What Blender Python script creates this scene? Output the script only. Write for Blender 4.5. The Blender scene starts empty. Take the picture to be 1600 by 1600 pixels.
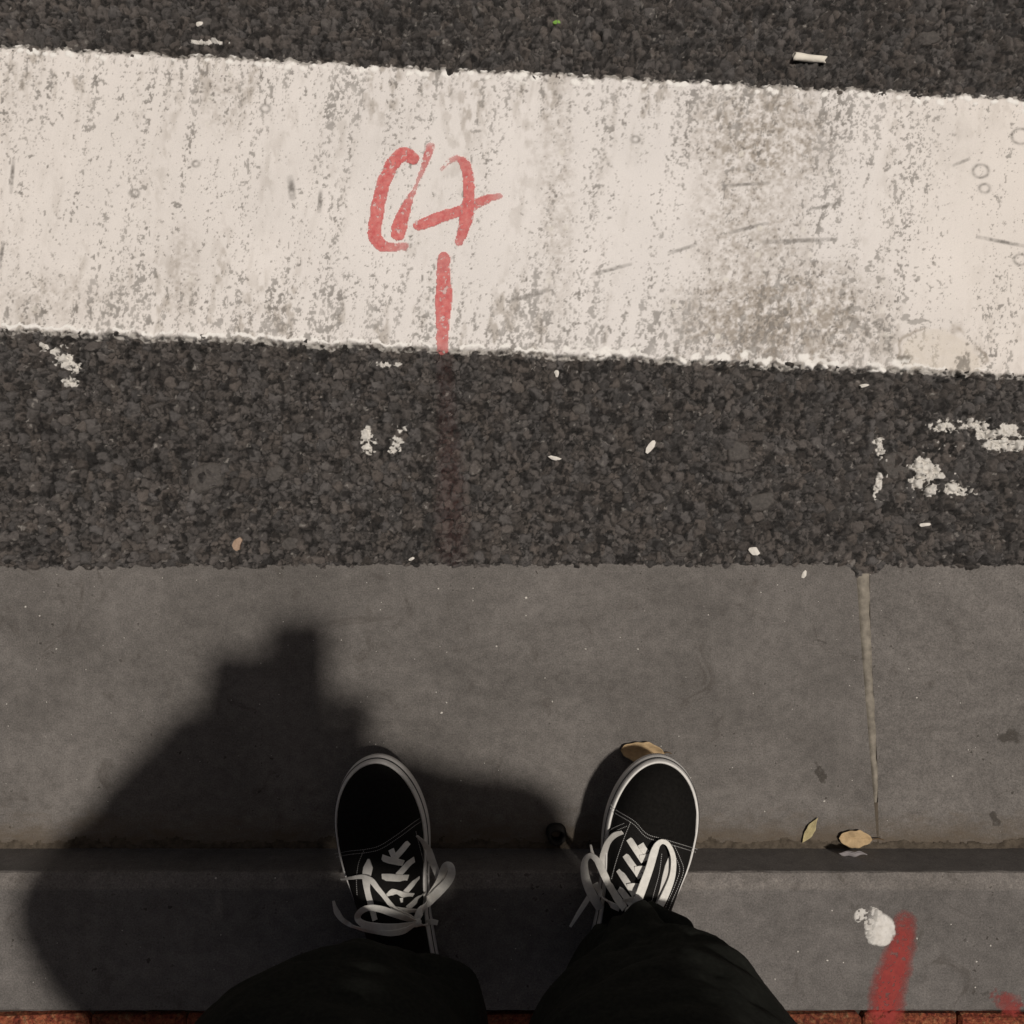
import bpy, bmesh, math, random
import numpy as np
from mathutils import Vector

random.seed(7)
H = 1.18                      # lens height above the gutter
S = H / 1600.0                # metres per photo pixel on the gutter plane

# ------------------------------------------------------------------ camera
scene = bpy.context.scene
cam_data = bpy.data.cameras.new('camera')
cam = bpy.data.objects.new('camera', cam_data)
scene.collection.objects.link(cam)
cam.location = (0, 0, H)
cam.rotation_euler = (0, 0, 0)           # straight down, image top = +Y (road)
cam_data.sensor_width = 36
cam_data.sensor_fit = 'HORIZONTAL'
cam_data.lens = 36
cam_data.clip_start = 0.003
cam_data.clip_end = 500
scene.camera = cam

# ------------------------------------------------------------------ light
KX, KY = -0.192, -0.118                  # shadow offset per metre of height
sun_dir = Vector((-KX, -KY, 1)).normalized()
SUN_EL = math.asin(sun_dir.z)
SUN_AZ = math.atan2(sun_dir.x, sun_dir.y)
world = bpy.data.worlds.new('World')
scene.world = world
world.use_nodes = True
wn = world.node_tree.nodes
sky = wn.new('ShaderNodeTexSky')
sky.sky_type = 'NISHITA'
sky.sun_disc = False
sky.sun_elevation = SUN_EL
sky.sun_rotation = SUN_AZ
sky.air_density = 1.0
sky.dust_density = 8.0
sky.ozone_density = 0.0
bg = wn['Background']
bg.inputs['Strength'].default_value = 0.016
world.node_tree.links.new(sky.outputs[0], bg.inputs['Color'])

sl = bpy.data.lights.new('street_light_sun', 'SUN')
sl.energy = 2.75
sl.angle = math.radians(2.2)
sl.color = (1.0, 0.94, 0.865)
so = bpy.data.objects.new('street_light_sun', sl)
scene.collection.objects.link(so)
so.rotation_euler = sun_dir.to_track_quat('Z', 'Y').to_euler()
so.location = sun_dir * 8

scene.view_settings.view_transform = 'Standard'
scene.view_settings.look = 'None'
scene.view_settings.exposure = 0.0
scene.view_settings.gamma = 1.0
scene.view_settings.use_curve_mapping = False

COL = scene.collection

# ------------------------------------------------------------------ helpers
def P(px, py, z=0.0):
    k = (H - z) / 1600.0
    return Vector(((px - 800) * k, (800 - py) * k, z))

def hash2(ix, iy, seed):
    h = (ix.astype(np.int64) * 374761393 + iy.astype(np.int64) * 668265263 + seed * 974634777) & 0xFFFFFFFF
    h = ((h ^ (h >> 13)) * 1274126177) & 0xFFFFFFFF
    h = ((h ^ (h >> 16)) * 2246822519) & 0xFFFFFFFF
    h = h ^ (h >> 15)
    return (h & 0xFFFFFF).astype(np.float64) / 16777215.0

def vnoise(x, y, seed=0):
    ix = np.floor(x); iy = np.floor(y)
    fx = x - ix; fy = y - iy
    fx = fx * fx * (3 - 2 * fx); fy = fy * fy * (3 - 2 * fy)
    a = hash2(ix, iy, seed); b = hash2(ix + 1, iy, seed)
    c = hash2(ix, iy + 1, seed); d = hash2(ix + 1, iy + 1, seed)
    return (a * (1 - fx) + b * fx) * (1 - fy) + (c * (1 - fx) + d * fx) * fy

def fbm(x, y, seed=0, octv=3):
    s = np.zeros_like(x); a = 0.5; t = 0
    for i in range(octv):
        ca, sa = math.cos(i * 1.1), math.sin(i * 1.1)
        s += a * vnoise((x * ca - y * sa) * 2 ** i, (x * sa + y * ca) * 2 ** i, seed + 17 * i)
        t += a; a *= 0.5
    return s / t

def sstep(a, b, x):
    t = np.clip((x - a) / (b - a), 0, 1)
    return t * t * (3 - 2 * t)

def voronoi(x, y, seed):
    ix = np.floor(x); iy = np.floor(y)
    f1 = np.full(x.shape, 9.0); f2 = np.full(x.shape, 9.0)
    bx = np.zeros_like(x); by = np.zeros_like(x); cx = np.zeros_like(x); cy = np.zeros_like(x)
    for dx in (-1, 0, 1):
        for dy in (-1, 0, 1):
            jx = ix + dx; jy = iy + dy
            qx = jx + 0.08 + 0.84 * hash2(jx, jy, seed) - x
            qy = jy + 0.08 + 0.84 * hash2(jx, jy, seed + 1) - y
            d = np.sqrt(qx * qx + qy * qy)
            near = d < f1
            f2 = np.where(near, f1, np.minimum(f2, d))
            f1 = np.where(near, d, f1)
            bx = np.where(near, qx, bx); by = np.where(near, qy, by)
            cx = np.where(near, jx, cx); cy = np.where(near, jy, cy)
    return f1, f2, bx, by, cx, cy

def tag(o, label=None, cat=None, group=None, kind=None):
    if label: o['label'] = label
    if cat: o['category'] = cat
    if group: o['group'] = group
    if kind: o['kind'] = kind
    return o

def mesh_obj(name, verts, faces, mat=None, parent=None, smooth=True):
    me = bpy.data.meshes.new(name)
    me.from_pydata([tuple(v) for v in verts], [], [tuple(f) for f in faces])
    me.update()
    if smooth:
        me.polygons.foreach_set('use_smooth', [True] * len(me.polygons))
    if mat: me.materials.append(mat)
    o = bpy.data.objects.new(name, me)
    COL.objects.link(o)
    if parent: o.parent = parent
    return o

def empty(name, loc=(0, 0, 0)):
    o = bpy.data.objects.new(name, None)
    o.empty_display_size = 0.05
    o.location = loc
    COL.objects.link(o)
    return o

def bm_obj(name, bm, mat=None, parent=None, smooth=False):
    me = bpy.data.meshes.new(name)
    bmesh.ops.recalc_face_normals(bm, faces=bm.faces[:])
    bm.to_mesh(me); bm.free()
    if smooth:
        me.polygons.foreach_set('use_smooth', [True] * len(me.polygons))
    if mat: me.materials.append(mat)
    o = bpy.data.objects.new(name, me)
    COL.objects.link(o)
    if parent: o.parent = parent
    return o

def grid_obj(name, X, Y, Z, mat, color=None, alpha=None, keep=None, parent=None):
    """height sheet on an (ny, nx) array of points; numpy arrays straight into the mesh"""
    ny, nx = X.shape
    co = np.stack([X, Y, Z], -1).reshape(-1, 3).astype(np.float32)
    i = np.arange((ny - 1) * (nx - 1))
    r = i // (nx - 1); c = i % (nx - 1)
    a = r * nx + c
    quads = np.stack([a, a + 1, a + nx + 1, a + nx], -1)
    if keep is not None:
        kf = keep.reshape(-1)
        quads = quads[kf[quads].all(1)]
        used = np.zeros(len(co), bool); used[quads.reshape(-1)] = True
        remap = np.cumsum(used) - 1
        co = co[used]; quads = remap[quads]
        if color is not None: color = color.reshape(-1, 3)[used]
        if alpha is not None: alpha = alpha.reshape(-1)[used]
    me = bpy.data.meshes.new(name)
    me.vertices.add(len(co)); me.vertices.foreach_set('co', co.reshape(-1))
    nq = len(quads)
    me.loops.add(nq * 4); me.loops.foreach_set('vertex_index', quads.reshape(-1).astype(np.int32))
    me.polygons.add(nq)
    me.polygons.foreach_set('loop_start', (np.arange(nq) * 4).astype(np.int32))
    me.polygons.foreach_set('use_smooth', np.ones(nq, bool))
    me.update(calc_edges=True)
    if color is not None:
        at = me.color_attributes.new('tint', 'FLOAT_COLOR', 'POINT')
        rgba = np.ones((len(co), 4), np.float32)
        rgba[:, :3] = color.reshape(-1, 3)
        if alpha is not None: rgba[:, 3] = alpha.reshape(-1)
        at.data.foreach_set('color', rgba.reshape(-1))
    elif alpha is not None:
        at = me.attributes.new('cover', 'FLOAT', 'POINT')
        at.data.foreach_set('value', alpha.reshape(-1).astype(np.float32))
    me.materials.append(mat)
    o = bpy.data.objects.new(name, me)
    COL.objects.link(o)
    if parent: o.parent = parent
    return o

# ------------------------------------------------------------------ materials
class Mat:
    def __init__(self, name, color=(.5, .5, .5), rough=0.8, spec=0.3):
        self.m = bpy.data.materials.new(name); self.m.use_nodes = True
        self.t = self.m.node_tree; self.n = self.t.nodes
        self.b = self.n['Principled BSDF']
        self.b.inputs['Base Color'].default_value = (*color, 1)
        self.b.inputs['Roughness'].default_value = rough
        self.b.inputs['Specular IOR Level'].default_value = spec
        self.tc = None
    def link(self, a, b): self.t.links.new(a, b)
    def coord(self):
        if not self.tc: self.tc = self.n.new('ShaderNodeNewGeometry')
        return self.tc.outputs['Position']
    def noise(self, scale, detail=4, rough=.6, stretch=None, dist=0):
        nd = self.n.new('ShaderNodeTexNoise'); nd.inputs['Scale'].default_value = scale
        nd.inputs['Detail'].default_value = detail; nd.inputs['Roughness'].default_value = rough
        nd.inputs['Distortion'].default_value = dist
        src = self.coord()
        if stretch:
            mp = self.n.new('ShaderNodeMapping'); mp.inputs['Scale'].default_value = stretch
            self.link(src, mp.inputs['Vector']); src = mp.outputs[0]
        self.link(src, nd.inputs['Vector'])
        return nd.outputs['Fac']
    def ramp(self, fac, stops):
        r = self.n.new('ShaderNodeValToRGB')
        e = r.color_ramp.elements
        while len(e) < len(stops): e.new(0.5)
        for el, (p, c) in zip(e, stops):
            el.position = p; el.color = (*c, 1) if len(c) == 3 else c
        self.link(fac, r.inputs[0])
        return r.outputs[0]
    def mix(self, a, b, fac, mode='MIX'):
        x = self.n.new('ShaderNodeMix'); x.data_type = 'RGBA'; x.blend_type = mode
        for sock, v in ((x.inputs[6], a), (x.inputs[7], b)):
            if isinstance(v, tuple): sock.default_value = (*v, 1)
            else: self.link(v, sock)
        if isinstance(fac, (int, float)): x.inputs[0].default_value = fac
        else: self.link(fac, x.inputs[0])
        return x.outputs[2]
    def math(self, op, a, b=0.0, c=0.0):
        x = self.n.new('ShaderNodeMath'); x.operation = op
        for i, v in enumerate((a, b, c)):
            if isinstance(v, (int, float)): x.inputs[i].default_value = v
            else: self.link(v, x.inputs[i])
        return x.outputs[0]
    def base(self, c): self.link(c, self.b.inputs['Base Color'])
    def bump(self, h, dist=0.001, strength=1.0, prev=None):
        x = self.n.new('ShaderNodeBump'); x.inputs['Distance'].default_value = dist
        x.inputs['Strength'].default_value = strength
        self.link(h, x.inputs['Height'])
        if prev: self.link(prev, x.inputs['Normal'])
        self.link(x.outputs[0], self.b.inputs['Normal'])
        return x.outputs[0]
    def attr(self, name):
        x = self.n.new('ShaderNodeAttribute'); x.attribute_name = name
        return x

W3 = lambda v: (v, v, v)

def mat_asphalt():
    m = Mat('asphalt', rough=.5, spec=.5)
    a = m.attr('tint')
    far = m.n.new('ShaderNodeTexVoronoi'); far.inputs['Scale'].default_value = 95
    m.link(m.coord(), far.inputs['Vector'])
    fc = m.ramp(m.n.new('ShaderNodeSeparateColor').outputs[0], [(0, W3(.05)), (1, W3(.05))])
    sep = [n for n in m.n if n.bl_idname == 'ShaderNodeSeparateColor'][0]
    m.link(far.outputs['Color'], sep.inputs[0])
    fc = m.ramp(sep.outputs[0], [(0, (.028, .025, .023)), (1, (.085, .075, .068))])
    c = m.mix(fc, a.outputs['Color'], a.outputs['Alpha'])
    g = m.ramp(m.noise(900, 3, .7), [(.3, W3(.75)), (.7, W3(1.25))])
    c = m.mix(c, g, 1.0, 'MULTIPLY')
    m.base(c)
    m.bump(m.noise(800, 4, .8), .0028, 1.0)
    return m.m

def mat_stripe():
    m = Mat('thermoplastic', rough=.55, spec=.35)
    a = m.attr('tint')
    g = m.ramp(m.noise(700, 4, .7), [(.3, W3(.93)), (.7, W3(1.04))])
    f = m.ramp(m.noise(420, 3, .6, (1, .35, 1)), [(.62, W3(1)), (.75, W3(.8))])
    c = m.mix(a.outputs['Color'], g, 1.0, 'MULTIPLY')
    c = m.mix(c, f, .6, 'MULTIPLY')
    m.base(c)
    m.bump(m.noise(800, 4, .7), .0005, .7)
    return m.m

Z_FACE = .0777
def mat_concrete(name, c0, c1, dirt_y=None, seedscale=1.0, lit_lip_y=None):
    m = Mat(name, rough=.72, spec=.35)
    big = m.ramp(m.noise(5 * seedscale, 5, .7, (1, 1.5, 1), .5), [(.34, c0), (.66, c1)])
    grain = m.ramp(m.noise(560, 3, .85), [(.30, W3(.50)), (.5, W3(1)), (.72, W3(1.55))])
    mid = m.ramp(m.noise(75, 5, .75), [(.32, W3(.78)), (.68, W3(1.18))])
    c = m.mix(big, grain, .85, 'MULTIPLY')
    c = m.mix(c, mid, 1.0, 'MULTIPLY')
    # pock marks and grime gathered in clusters
    spots = m.ramp(m.noise(150, 2, .5), [(.67, W3(0)), (.71, W3(1))])
    sp2 = m.ramp(m.noise(9, 4, .65), [(.47, W3(0)), (.60, W3(1))])
    c = m.mix(c, (.030, .025, .020), m.math('MULTIPLY', m.math('MULTIPLY', spots, sp2), .8))
    stain = m.ramp(m.noise(19, 5, .75, None, 1.2), [(.58, W3(0)), (.76, W3(1))])
    c = m.mix(c, (.055, .045, .037), m.math('MULTIPLY', stain, .75))
    if dirt_y is not None:
        s = m.n.new('ShaderNodeSeparateXYZ'); m.link(m.coord(), s.inputs[0])
        jit = m.math('MULTIPLY_ADD', m.noise(26, 5, .75, (1, 2, 1)), .09, -.045)
        d = m.math('ADD', s.outputs[1], jit)
        mr = m.n.new('ShaderNodeMapRange'); mr.inputs[1].default_value = dirt_y + .04
        mr.inputs[2].default_value = dirt_y
        m.link(d, mr.inputs[0])
        c = m.mix(c, (.105, .078, .052), m.math('MULTIPLY', mr.outputs[0], .8))
    if lit_lip_y is not None:  # lit look of the kerb lip painted in: front bevel colour lightened
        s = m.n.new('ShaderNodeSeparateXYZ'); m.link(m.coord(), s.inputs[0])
        mr = m.n.new('ShaderNodeMapRange'); mr.inputs[1].default_value = lit_lip_y - .002; mr.inputs[2].default_value = lit_lip_y + .002
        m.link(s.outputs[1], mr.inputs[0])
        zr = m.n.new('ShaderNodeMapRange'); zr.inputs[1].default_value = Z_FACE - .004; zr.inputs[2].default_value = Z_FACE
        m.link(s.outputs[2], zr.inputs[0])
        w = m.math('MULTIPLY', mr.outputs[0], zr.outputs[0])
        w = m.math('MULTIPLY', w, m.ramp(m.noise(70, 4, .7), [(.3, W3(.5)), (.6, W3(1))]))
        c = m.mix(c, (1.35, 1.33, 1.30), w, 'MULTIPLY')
    m.base(c)
    b1 = m.bump(m.noise(620, 4, .85), .0011, .9)
    m.bump(m.noise(110, 4, .65), .002, .5, b1)
    return m.m

def mat_brick():
    m = Mat('red_brick', rough=.85)
    oi = m.n.new('ShaderNodeObjectInfo')
    c = m.ramp(m.noise(110, 6, .75, None, 1.0), [(.28, (.07, .018, .012)), (.42, (.24, .05, .028)), (.55, (.36, .11, .05)), (.66, (.40, .22, .11)), (.74, (.34, .30, .24))])
    g = m.ramp(oi.outputs['Random'], [(0, W3(.7)), (1, W3(1.15))])
    c = m.mix(c, g, 1.0, 'MULTIPLY')
    dk = m.ramp(m.noise(260, 3, .7), [(.35, W3(.30)), (.6, W3(1.25))])
    c = m.mix(c, dk, .9, 'MULTIPLY')
    m.base(c)
    m.bump(m.noise(220, 5, .75), .005, 1.0)
    return m.m

def mat_simple(name, c, rough=.8, spec=.3, nscale=None, var=.2, bump=None, sheen=0):
    m = Mat(name, c, rough, spec)
    if nscale:
        f = m.ramp(m.noise(nscale, 4, .65), [(.3, tuple(x * (1 - var) for x in c)), (.7, tuple(x * (1 + var) for x in c))])
        m.base(f)
    if bump: m.bump(m.noise(bump[0], 4, .6), bump[1], .7)
    if sheen:
        m.b.inputs['Sheen Weight'].default_value = sheen
        m.b.inputs['Sheen Roughness'].default_value = .5
    return m.m

def mat_cover(name, c, c2, opacity=1.0, rough=.6):
    """thin paint film: covers by the mesh attribute 'cover'"""
    m = Mat(name, c, rough, .3)
    f = m.ramp(m.noise(160, 4, .7), [(.35, c), (.65, c2)])
    m.base(f)
    a = m.attr('cover')
    tr = m.n.new('ShaderNodeBsdfTransparent'); mx = m.n.new('ShaderNodeMixShader')
    m.link(m.math('MULTIPLY', a.outputs['Fac'], opacity), mx.inputs[0])
    m.link(tr.outputs[0], mx.inputs[1]); m.link(m.b.outputs[0], mx.inputs[2])
    m.link(mx.outputs[0], m.n['Material Output'].inputs['Surface'])
    return m.m

M_asphalt = mat_asphalt()
M_stripe = mat_stripe()
M_gutter = mat_concrete('gutter_concrete', (.114, .103, .094), (.178, .162, .149), dirt_y=-.385)
M_kerb = mat_concrete('kerb_concrete', (.120, .109, .101), (.164, .150, .140), seedscale=1.7, lit_lip_y=-590 * (H - .084) / 1600)
M_mortar = mat_simple('mortar', (.225, .20, .165), .9, .2, 90, .35, (500, .001))
M_bed = mat_simple('bedding', (.05, .042, .035), .95, .1, 60, .4, (300, .003))
M_brick = mat_brick()
M_red = mat_cover('red_spray', (.60, .095, .095), (.74, .23, .21), .88)
M_redfaint = mat_cover('faded_red_spray', (.16, .05, .045), (.20, .07, .06), .15)
M_redkerb = mat_cover('red_spray_on_stone', (.29, .028, .024), (.36, .042, .032), .82)
M_white = mat_simple('white_road_paint', (.74, .70, .65), .6, .3, 300, .1)
M_whitefilm = mat_cover('white_paint_film', (.56, .53, .49), (.72, .69, .64), .95)
M_canvas = mat_simple('black_canvas', (.012, .0112, .0105), .85, .12, 500, .3, (1500, .0004))
M_suede = mat_simple('black_suede', (.0095, .0088, .008), .95, .08, 300, .3, (900, .0004))
M_rubber = mat_simple('white_rubber', (.72, .695, .66), .5, .4, 60, .12, (300, .0003))
M_line = mat_simple('dark_sole_line', (.02, .02, .02), .6)
M_lace = mat_simple('white_cotton_lace', (.76, .735, .68), .85, .2, 200, .1, (1600, .0006))
M_lace_dirty = M_lace
M_stripe_leather = mat_simple('white_leather', (.60, .575, .535), .5, .4, 120, .1)
M_thread = mat_simple('grey_thread', (.33, .32, .31), .8)
M_cloth = mat_simple('black_cotton', (.020, .021, .0175), .95, .08, 220, .3, (1200, .0005))
M_jacket = mat_simple('dark_jacket', (.02, .02, .022), .9, .15, 150, .3, (900, .0006))
M_skin = mat_simple('skin', (.42, .25, .17), .55, .35, 60, .1)
M_hair = mat_simple('dark_hair', (.012, .009, .007), .5, .4, 200, .3, (500, .002))
M_phone = mat_simple('phone_black', (.015, .015, .017), .25, .5)
M_leaf = mat_simple('dry_leaf', (.42, .30, .17), .75, .25, 120, .25, (400, .0006))
M_leaf2 = mat_simple('yellow_leaf', (.40, .34, .19), .75, .25, 120, .2, (400, .0006))
M_stem = mat_simple('leaf_stem', (.10, .065, .035), .8)
M_petal = mat_simple('pale_petal', (.30, .275, .28), .7)
M_paper = mat_simple('white_paper', (.76, .71, .62), .8, .2, 90, .08, (300, .0008))
M_ring = mat_simple('dark_rubber_ring', (.03, .027, .024), .7, .3, 200, .3, (500, .001))
M_green = mat_simple('green_scrap', (.22, .42, .08), .7)
M_chip = mat_simple('white_chip', (.72, .68, .62), .7, .3, 200, .1, (500, .0008))
M_tan = mat_simple('tan_chip', (.36, .25, .18), .7, .3, 200, .15)
M_stone = mat_simple('flat_stone', (.078, .069, .0625), .6, .4, 260, .35, (420, .003))

# ------------------------------------------------------------------ road
Y_EDGE = (800 - 882) * S

def asphalt(X, Y):
    """height and colour of the asphalt at metres X, Y"""
    wx = X + (fbm(X * 190, Y * 190, 5, 3) - .5) * .0078
    wy = Y + (fbm(X * 190, Y * 190, 9, 3) - .5) * .0078
    f1, f2, bx, by, cx, cy = voronoi(wx / .0116, wy / .0116, 11)
    r1, r2, r3, r4 = (hash2(cx, cy, 40 + k) for k in range(4))
    e = (f2 - f1)
    hb = .0058 * sstep(0, .40, e) * (.35 + .65 * r3) + ((r1 - .5) * bx + (r2 - .5) * by) * .0130
    g1, g2, ax, ay, dx, dy = voronoi(wx / .0064, wy / .0064, 23)
    q1, q2, q3, q4 = (hash2(dx, dy, 60 + k) for k in range(4))
    es = (g2 - g1)
    hs = .0042 * sstep(0, .44, es) * (.25 + .75 * q3) + ((q1 - .5) * ax + (q2 - .5) * ay) * .0075 - .0004
    big = sstep(.44, .50, r4)
    h = hb * big + hs * (1 - big)
    h += (fbm(X * 45, Y * 45, 31, 3) - .5) * .0035
    m1 = fbm(X * 420, Y * 420, 33, 3)
    h += (m1 - .5) * .0024
    tone = (r1 * big + q1 * (1 - big))
    border = sstep(.15, .03, e) * big + sstep(.20, .04, es) * (1 - big)
    lo = fbm(X * 16, Y * 16, 72, 3)
    pocket = sstep(.58, .68, fbm(X * 140, Y * 140, 71, 3))
    binder = np.clip(border * (.35 + .9 * fbm(X * 100, Y * 100, 73, 2)) + pocket * .75, 0, 1)
    val = np.clip(.127 + .090 * (tone - .5) + .100 * (m1 - .5) + .05 * (lo - .5), .02, 1)
    col = val[..., None] * np.array([1.0, .885, .815])
    hue = (hash2(cx, cy, 91) - .5)[..., None] * np.array([.08, .0, -.08]) + 1
    col = col * hue
    col = col + (np.array([.016, .014, .0128]) - col) * binder[..., None]
    spk = hash2(np.floor(wx / .0024), np.floor(wy / .0024), 98)
    spark = (spk > .978) & (binder < .4)  # glints on the stones painted into the colour as pale specks
    sv = (.14 + .24 * hash2(np.floor(wx / .0024), np.floor(wy / .0024), 97))[..., None] * np.array([1, .92, .84])
    col = np.where(spark[..., None], sv, col)
    # edge towards the gutter: crumbles down over the slab
    px = X / S + 800
    ed = Y_EDGE + (fbm(X * 90, X * 0 + 3.3, 3, 3) - .5) * .007 - .002 * sstep(700, 300, px)
    ed = ed - .0115 * np.exp(-((px - 1352) / 26) ** 4)
    h = h - np.clip(ed - Y, 0, .03) * 1.3 - .0004
    lip = sstep(.016, 0, Y - ed)
    h = np.where(Y > ed, np.maximum(h, .0007 * lip + h * (1 - lip) * .999), h)
    return h, col

def axis(core0, core1, step, mid0, mid1, step2, far0, far1):
    a = list(np.arange(core0, core1, step))
    x = a[-1]
    while x < mid1: x += step2; a.append(x)
    s = step2
    while x < far1: s *= 1.35; x += s; a.append(x)
    x = a[0]; s = step2; lo = []
    while x > mid0: x -= step2; lo.append(x)
    while x > far0: s *= 1.35; x -= s; lo.append(x)
    return np.array(lo[::-1] + a)

gx = axis(-.62, .62, .00108, -1.0, 1.0, .005, -40, 40)
gy = axis(.462, .615, .00108, .225, 1.0, .005, .225, 60)
gy = np.concatenate([np.arange(-.082, .222, .00108), gy[gy > .2225]])
GX, GY = np.meshgrid(gx, gy)
hz, hc = asphalt(GX, GY)
gpx = np.clip(GX / S + 800, -2500, 4100); gpy = 800 - GY / S
under = sstep(8, 22, gpy - (70 + gpx * (82.0 / 1600))) * sstep(8, 22, (524 + gpx * (72.0 / 1600)) - gpy)
hz = hz - .006 * under
fine = sstep(1.02, .9, np.abs(GX)) * sstep(1.02, .9, GY)
road = grid_obj('road', GX, GY, hz * fine + (1 - fine) * .0006, M_asphalt, hc, fine)
tag(road, 'coarse dark grey asphalt road surface', kind='structure')

# a few broad flat stones that stand out in the asphalt
def flat_stone(px, py, w, hgt, rot, seed):
    rnd = random.Random(seed)
    n = 11
    c = P(px, py)
    ring = []
    for i in range(n):
        a = 2 * math.pi * i / n
        r = 1 + rnd.uniform(-.22, .16)
        x, y = math.cos(a) * w * r * S / 2, math.sin(a) * hgt * r * S / 2
        ring.append((c.x + x * math.cos(rot) - y * math.sin(rot), c.y + x * math.sin(rot) + y * math.cos(rot)))
    v = []; f = []
    for k, (sc, z) in enumerate(((1.12, -.004), (1.0, .0026), (.82, .0034))):
        for (x, y) in ring: v.append((c.x + (x - c.x) * sc, c.y + (y - c.y) * sc, z))
    v.append((c.x, c.y, .0036))
    for k in range(2):
        for i in range(n):
            j = (i + 1) % n
            f.append((k * n + i, k * n + j, (k + 1) * n + j, (k + 1) * n + i))
    for i in range(n): f.append((2 * n + i, 2 * n + (i + 1) % n, 3 * n))
    mesh_obj('stone', v, f, M_stone, road)
for a in ((322, 748, 58, 48, .2, 1), (1186, 784, 48, 30, .3, 2), (1152, 706, 40, 34, 0, 3), (430, 738, 34, 26, .5, 4),
          (1398, 728, 46, 40, .1, 5), (1062, 858, 34, 26, .2, 6), (905, 640, 26, 20, .3, 7), (236, 828, 34, 26, .9, 8),
          (455, 850, 40, 20, .1, 13), (1450, 60, 40, 26, .2, 18)):
    flat_stone(*a)

# ------------------------------------------------------------------ white stripe
def edge_px(px, top):
    if top: return 70 + px * (82.0 / 1600)
    return 524 + px * (72.0 / 1600)

sx = axis(-.62, .62, .00115, -1.0, 1.0, .006, -6, 6)
NT = 300
tt = np.linspace(0, 1, NT)
SXg, T = np.meshgrid(sx, tt)
PX = SXg / S + 800
PXc = np.clip(PX, -2500, 4100)
yb = (800 - edge_px(PXc, False)) * S
yt = (800 - edge_px(PXc, True)) * S
yb = yb + (fbm(SXg * 90, SXg * 0 + 1.7, 201, 5) - .5) * .010
yt = yt + (fbm(SXg * 90, SXg * 0 + 8.7, 202, 5) - .5) * .009
SY = yb + (yt - yb) * T
PY = 800 - SY / S
db = SY - yb; dt = yt - SY             # metres from the two edges
ah, ac = asphalt(SXg, SY)
und = (fbm(SXg * 30, SY * 30, 210, 3) - .5)
hS = .0042 + und * .0016
rag_b = sstep(.0095, .005, db)           # ragged thin paint at the road edges
rag_t = sstep(.007, .003, dt)
rag = np.maximum(rag_b, rag_t)
# wear pattern
xs = SXg - .17 * SY
streak = fbm(xs * 70, SY * 5, 220, 3)
streak2 = fbm(xs * 24, SY * 4, 221, 2)
edgew = np.maximum(sstep(.13, .01, db), .75 * sstep(.11, .01, dt))
zone = np.interp(PX, [-50, 0, 180, 330, 620, 760, 860, 960, 1060, 1250, 1400, 1480, 1600, 1700],
                 [.5, .25, .55, .82, .45, .65, .75, .5, .85, .70, .45, .12, .05, .3])
rib = np.sin(2 * np.pi * (xs + (fbm(SXg * 12, SY * 8, 222, 2) - .5) * .012) / .0172) * (.25 + .75 * edgew)
dens = zone * (.30 + .95 * edgew) + (streak - .5) * 2.0 + .34 * rib + (streak2 - .5) * .6
dens = np.clip(dens, -.25, 1.15)
fine1 = fbm(SXg * 300, SY * 240, 230, 4)
fine2 = fbm(SXg * 520, SY * 400, 231, 3)
fine3 = vnoise(SXg * 650, SY * 600, 233)
pit = sstep(0, .07, fine1 - (.73 - .21 * dens))
pit2 = sstep(0, .06, fine2 - (.76 - .17 * dens))
pit3 = sstep(0, .08, fine3 - (.985 - .09 * dens)) * .8
pits = np.clip(np.maximum.reduce([pit, pit2 * .8, pit3]), 0, 1)
def ell(cx, cy, rx, ry):
    d = np.sqrt(((PX - cx) / rx) ** 2 + ((PY - cy) / ry) ** 2)
    return d
brown = np.maximum.reduce([1.15 * sstep(1.5, .2, ell(1215, 500, 170, 95)), .95 * sstep(1.4, .2, ell(1190, 215, 130, 100)),
                           .62 * sstep(1.3, .2, ell(1170, 350, 120, 190)), .42 * sstep(1.4, .2, ell(870, 300, 40, 330)),
                           .35 * sstep(1.3, .3, ell(90, 470, 160, 60)), .45 * sstep(1.2, .3, ell(290, 430, 40, 110)),
                           .40 * sstep(1.2, .3, ell(355, 160, 60, 80))])
bn = fbm(SXg * 130, SY * 130, 240, 4)
bn2 = fbm(SXg * 330, SY * 330, 241, 3)
brown_f = np.clip(brown * (.20 + 1.5 * (bn - .30)) + brown * (bn2 - .5) * 1.6, 0, .9) * sstep(.05, .4, brown)
flake = sstep(0, .04, fbm(SXg * 95, SY * 150, 245, 3) - (.62 + .25 * (1 - sstep(1.2, .4, ell(1375, 470, 110, 110)))))
warm = sstep(900, 0, PX) * .6 + sstep(1250, 1600, PX) * 1.0
c_clean = np.array([.755, .715, .688]) + warm[..., None] * np.array([.0, -.014, -.034])
blot = (.93 + .14 * fbm(SXg * 14, SY * 14, 250, 4))
col = c_clean * blot[..., None]
grime = np.clip((fbm(xs * 55, SY * 10, 260, 4) - .5) * 2.4 * (.3 + .8 * edgew), 0, .45) * sstep(.38, .66, fbm(SXg * 160, SY * 90, 261, 4)) * np.interp(PX, [1250, 1500], [1, .35])
col = col * (1 - grime[..., None] * np.array([.8, .85, .92]))
def over(c, rgb, f):
    return c + (np.array(rgb) - c) * f[..., None]
col = over(col, (.29, .245, .20), np.clip(brown_f, 0, .85))
col = over(col, (.19, .172, .152), flake * .6)
col = over(col, (.150, .136, .120), pits * (.38 + .5 * fbm(SXg * 60, SY * 60, 265, 2)))
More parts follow.
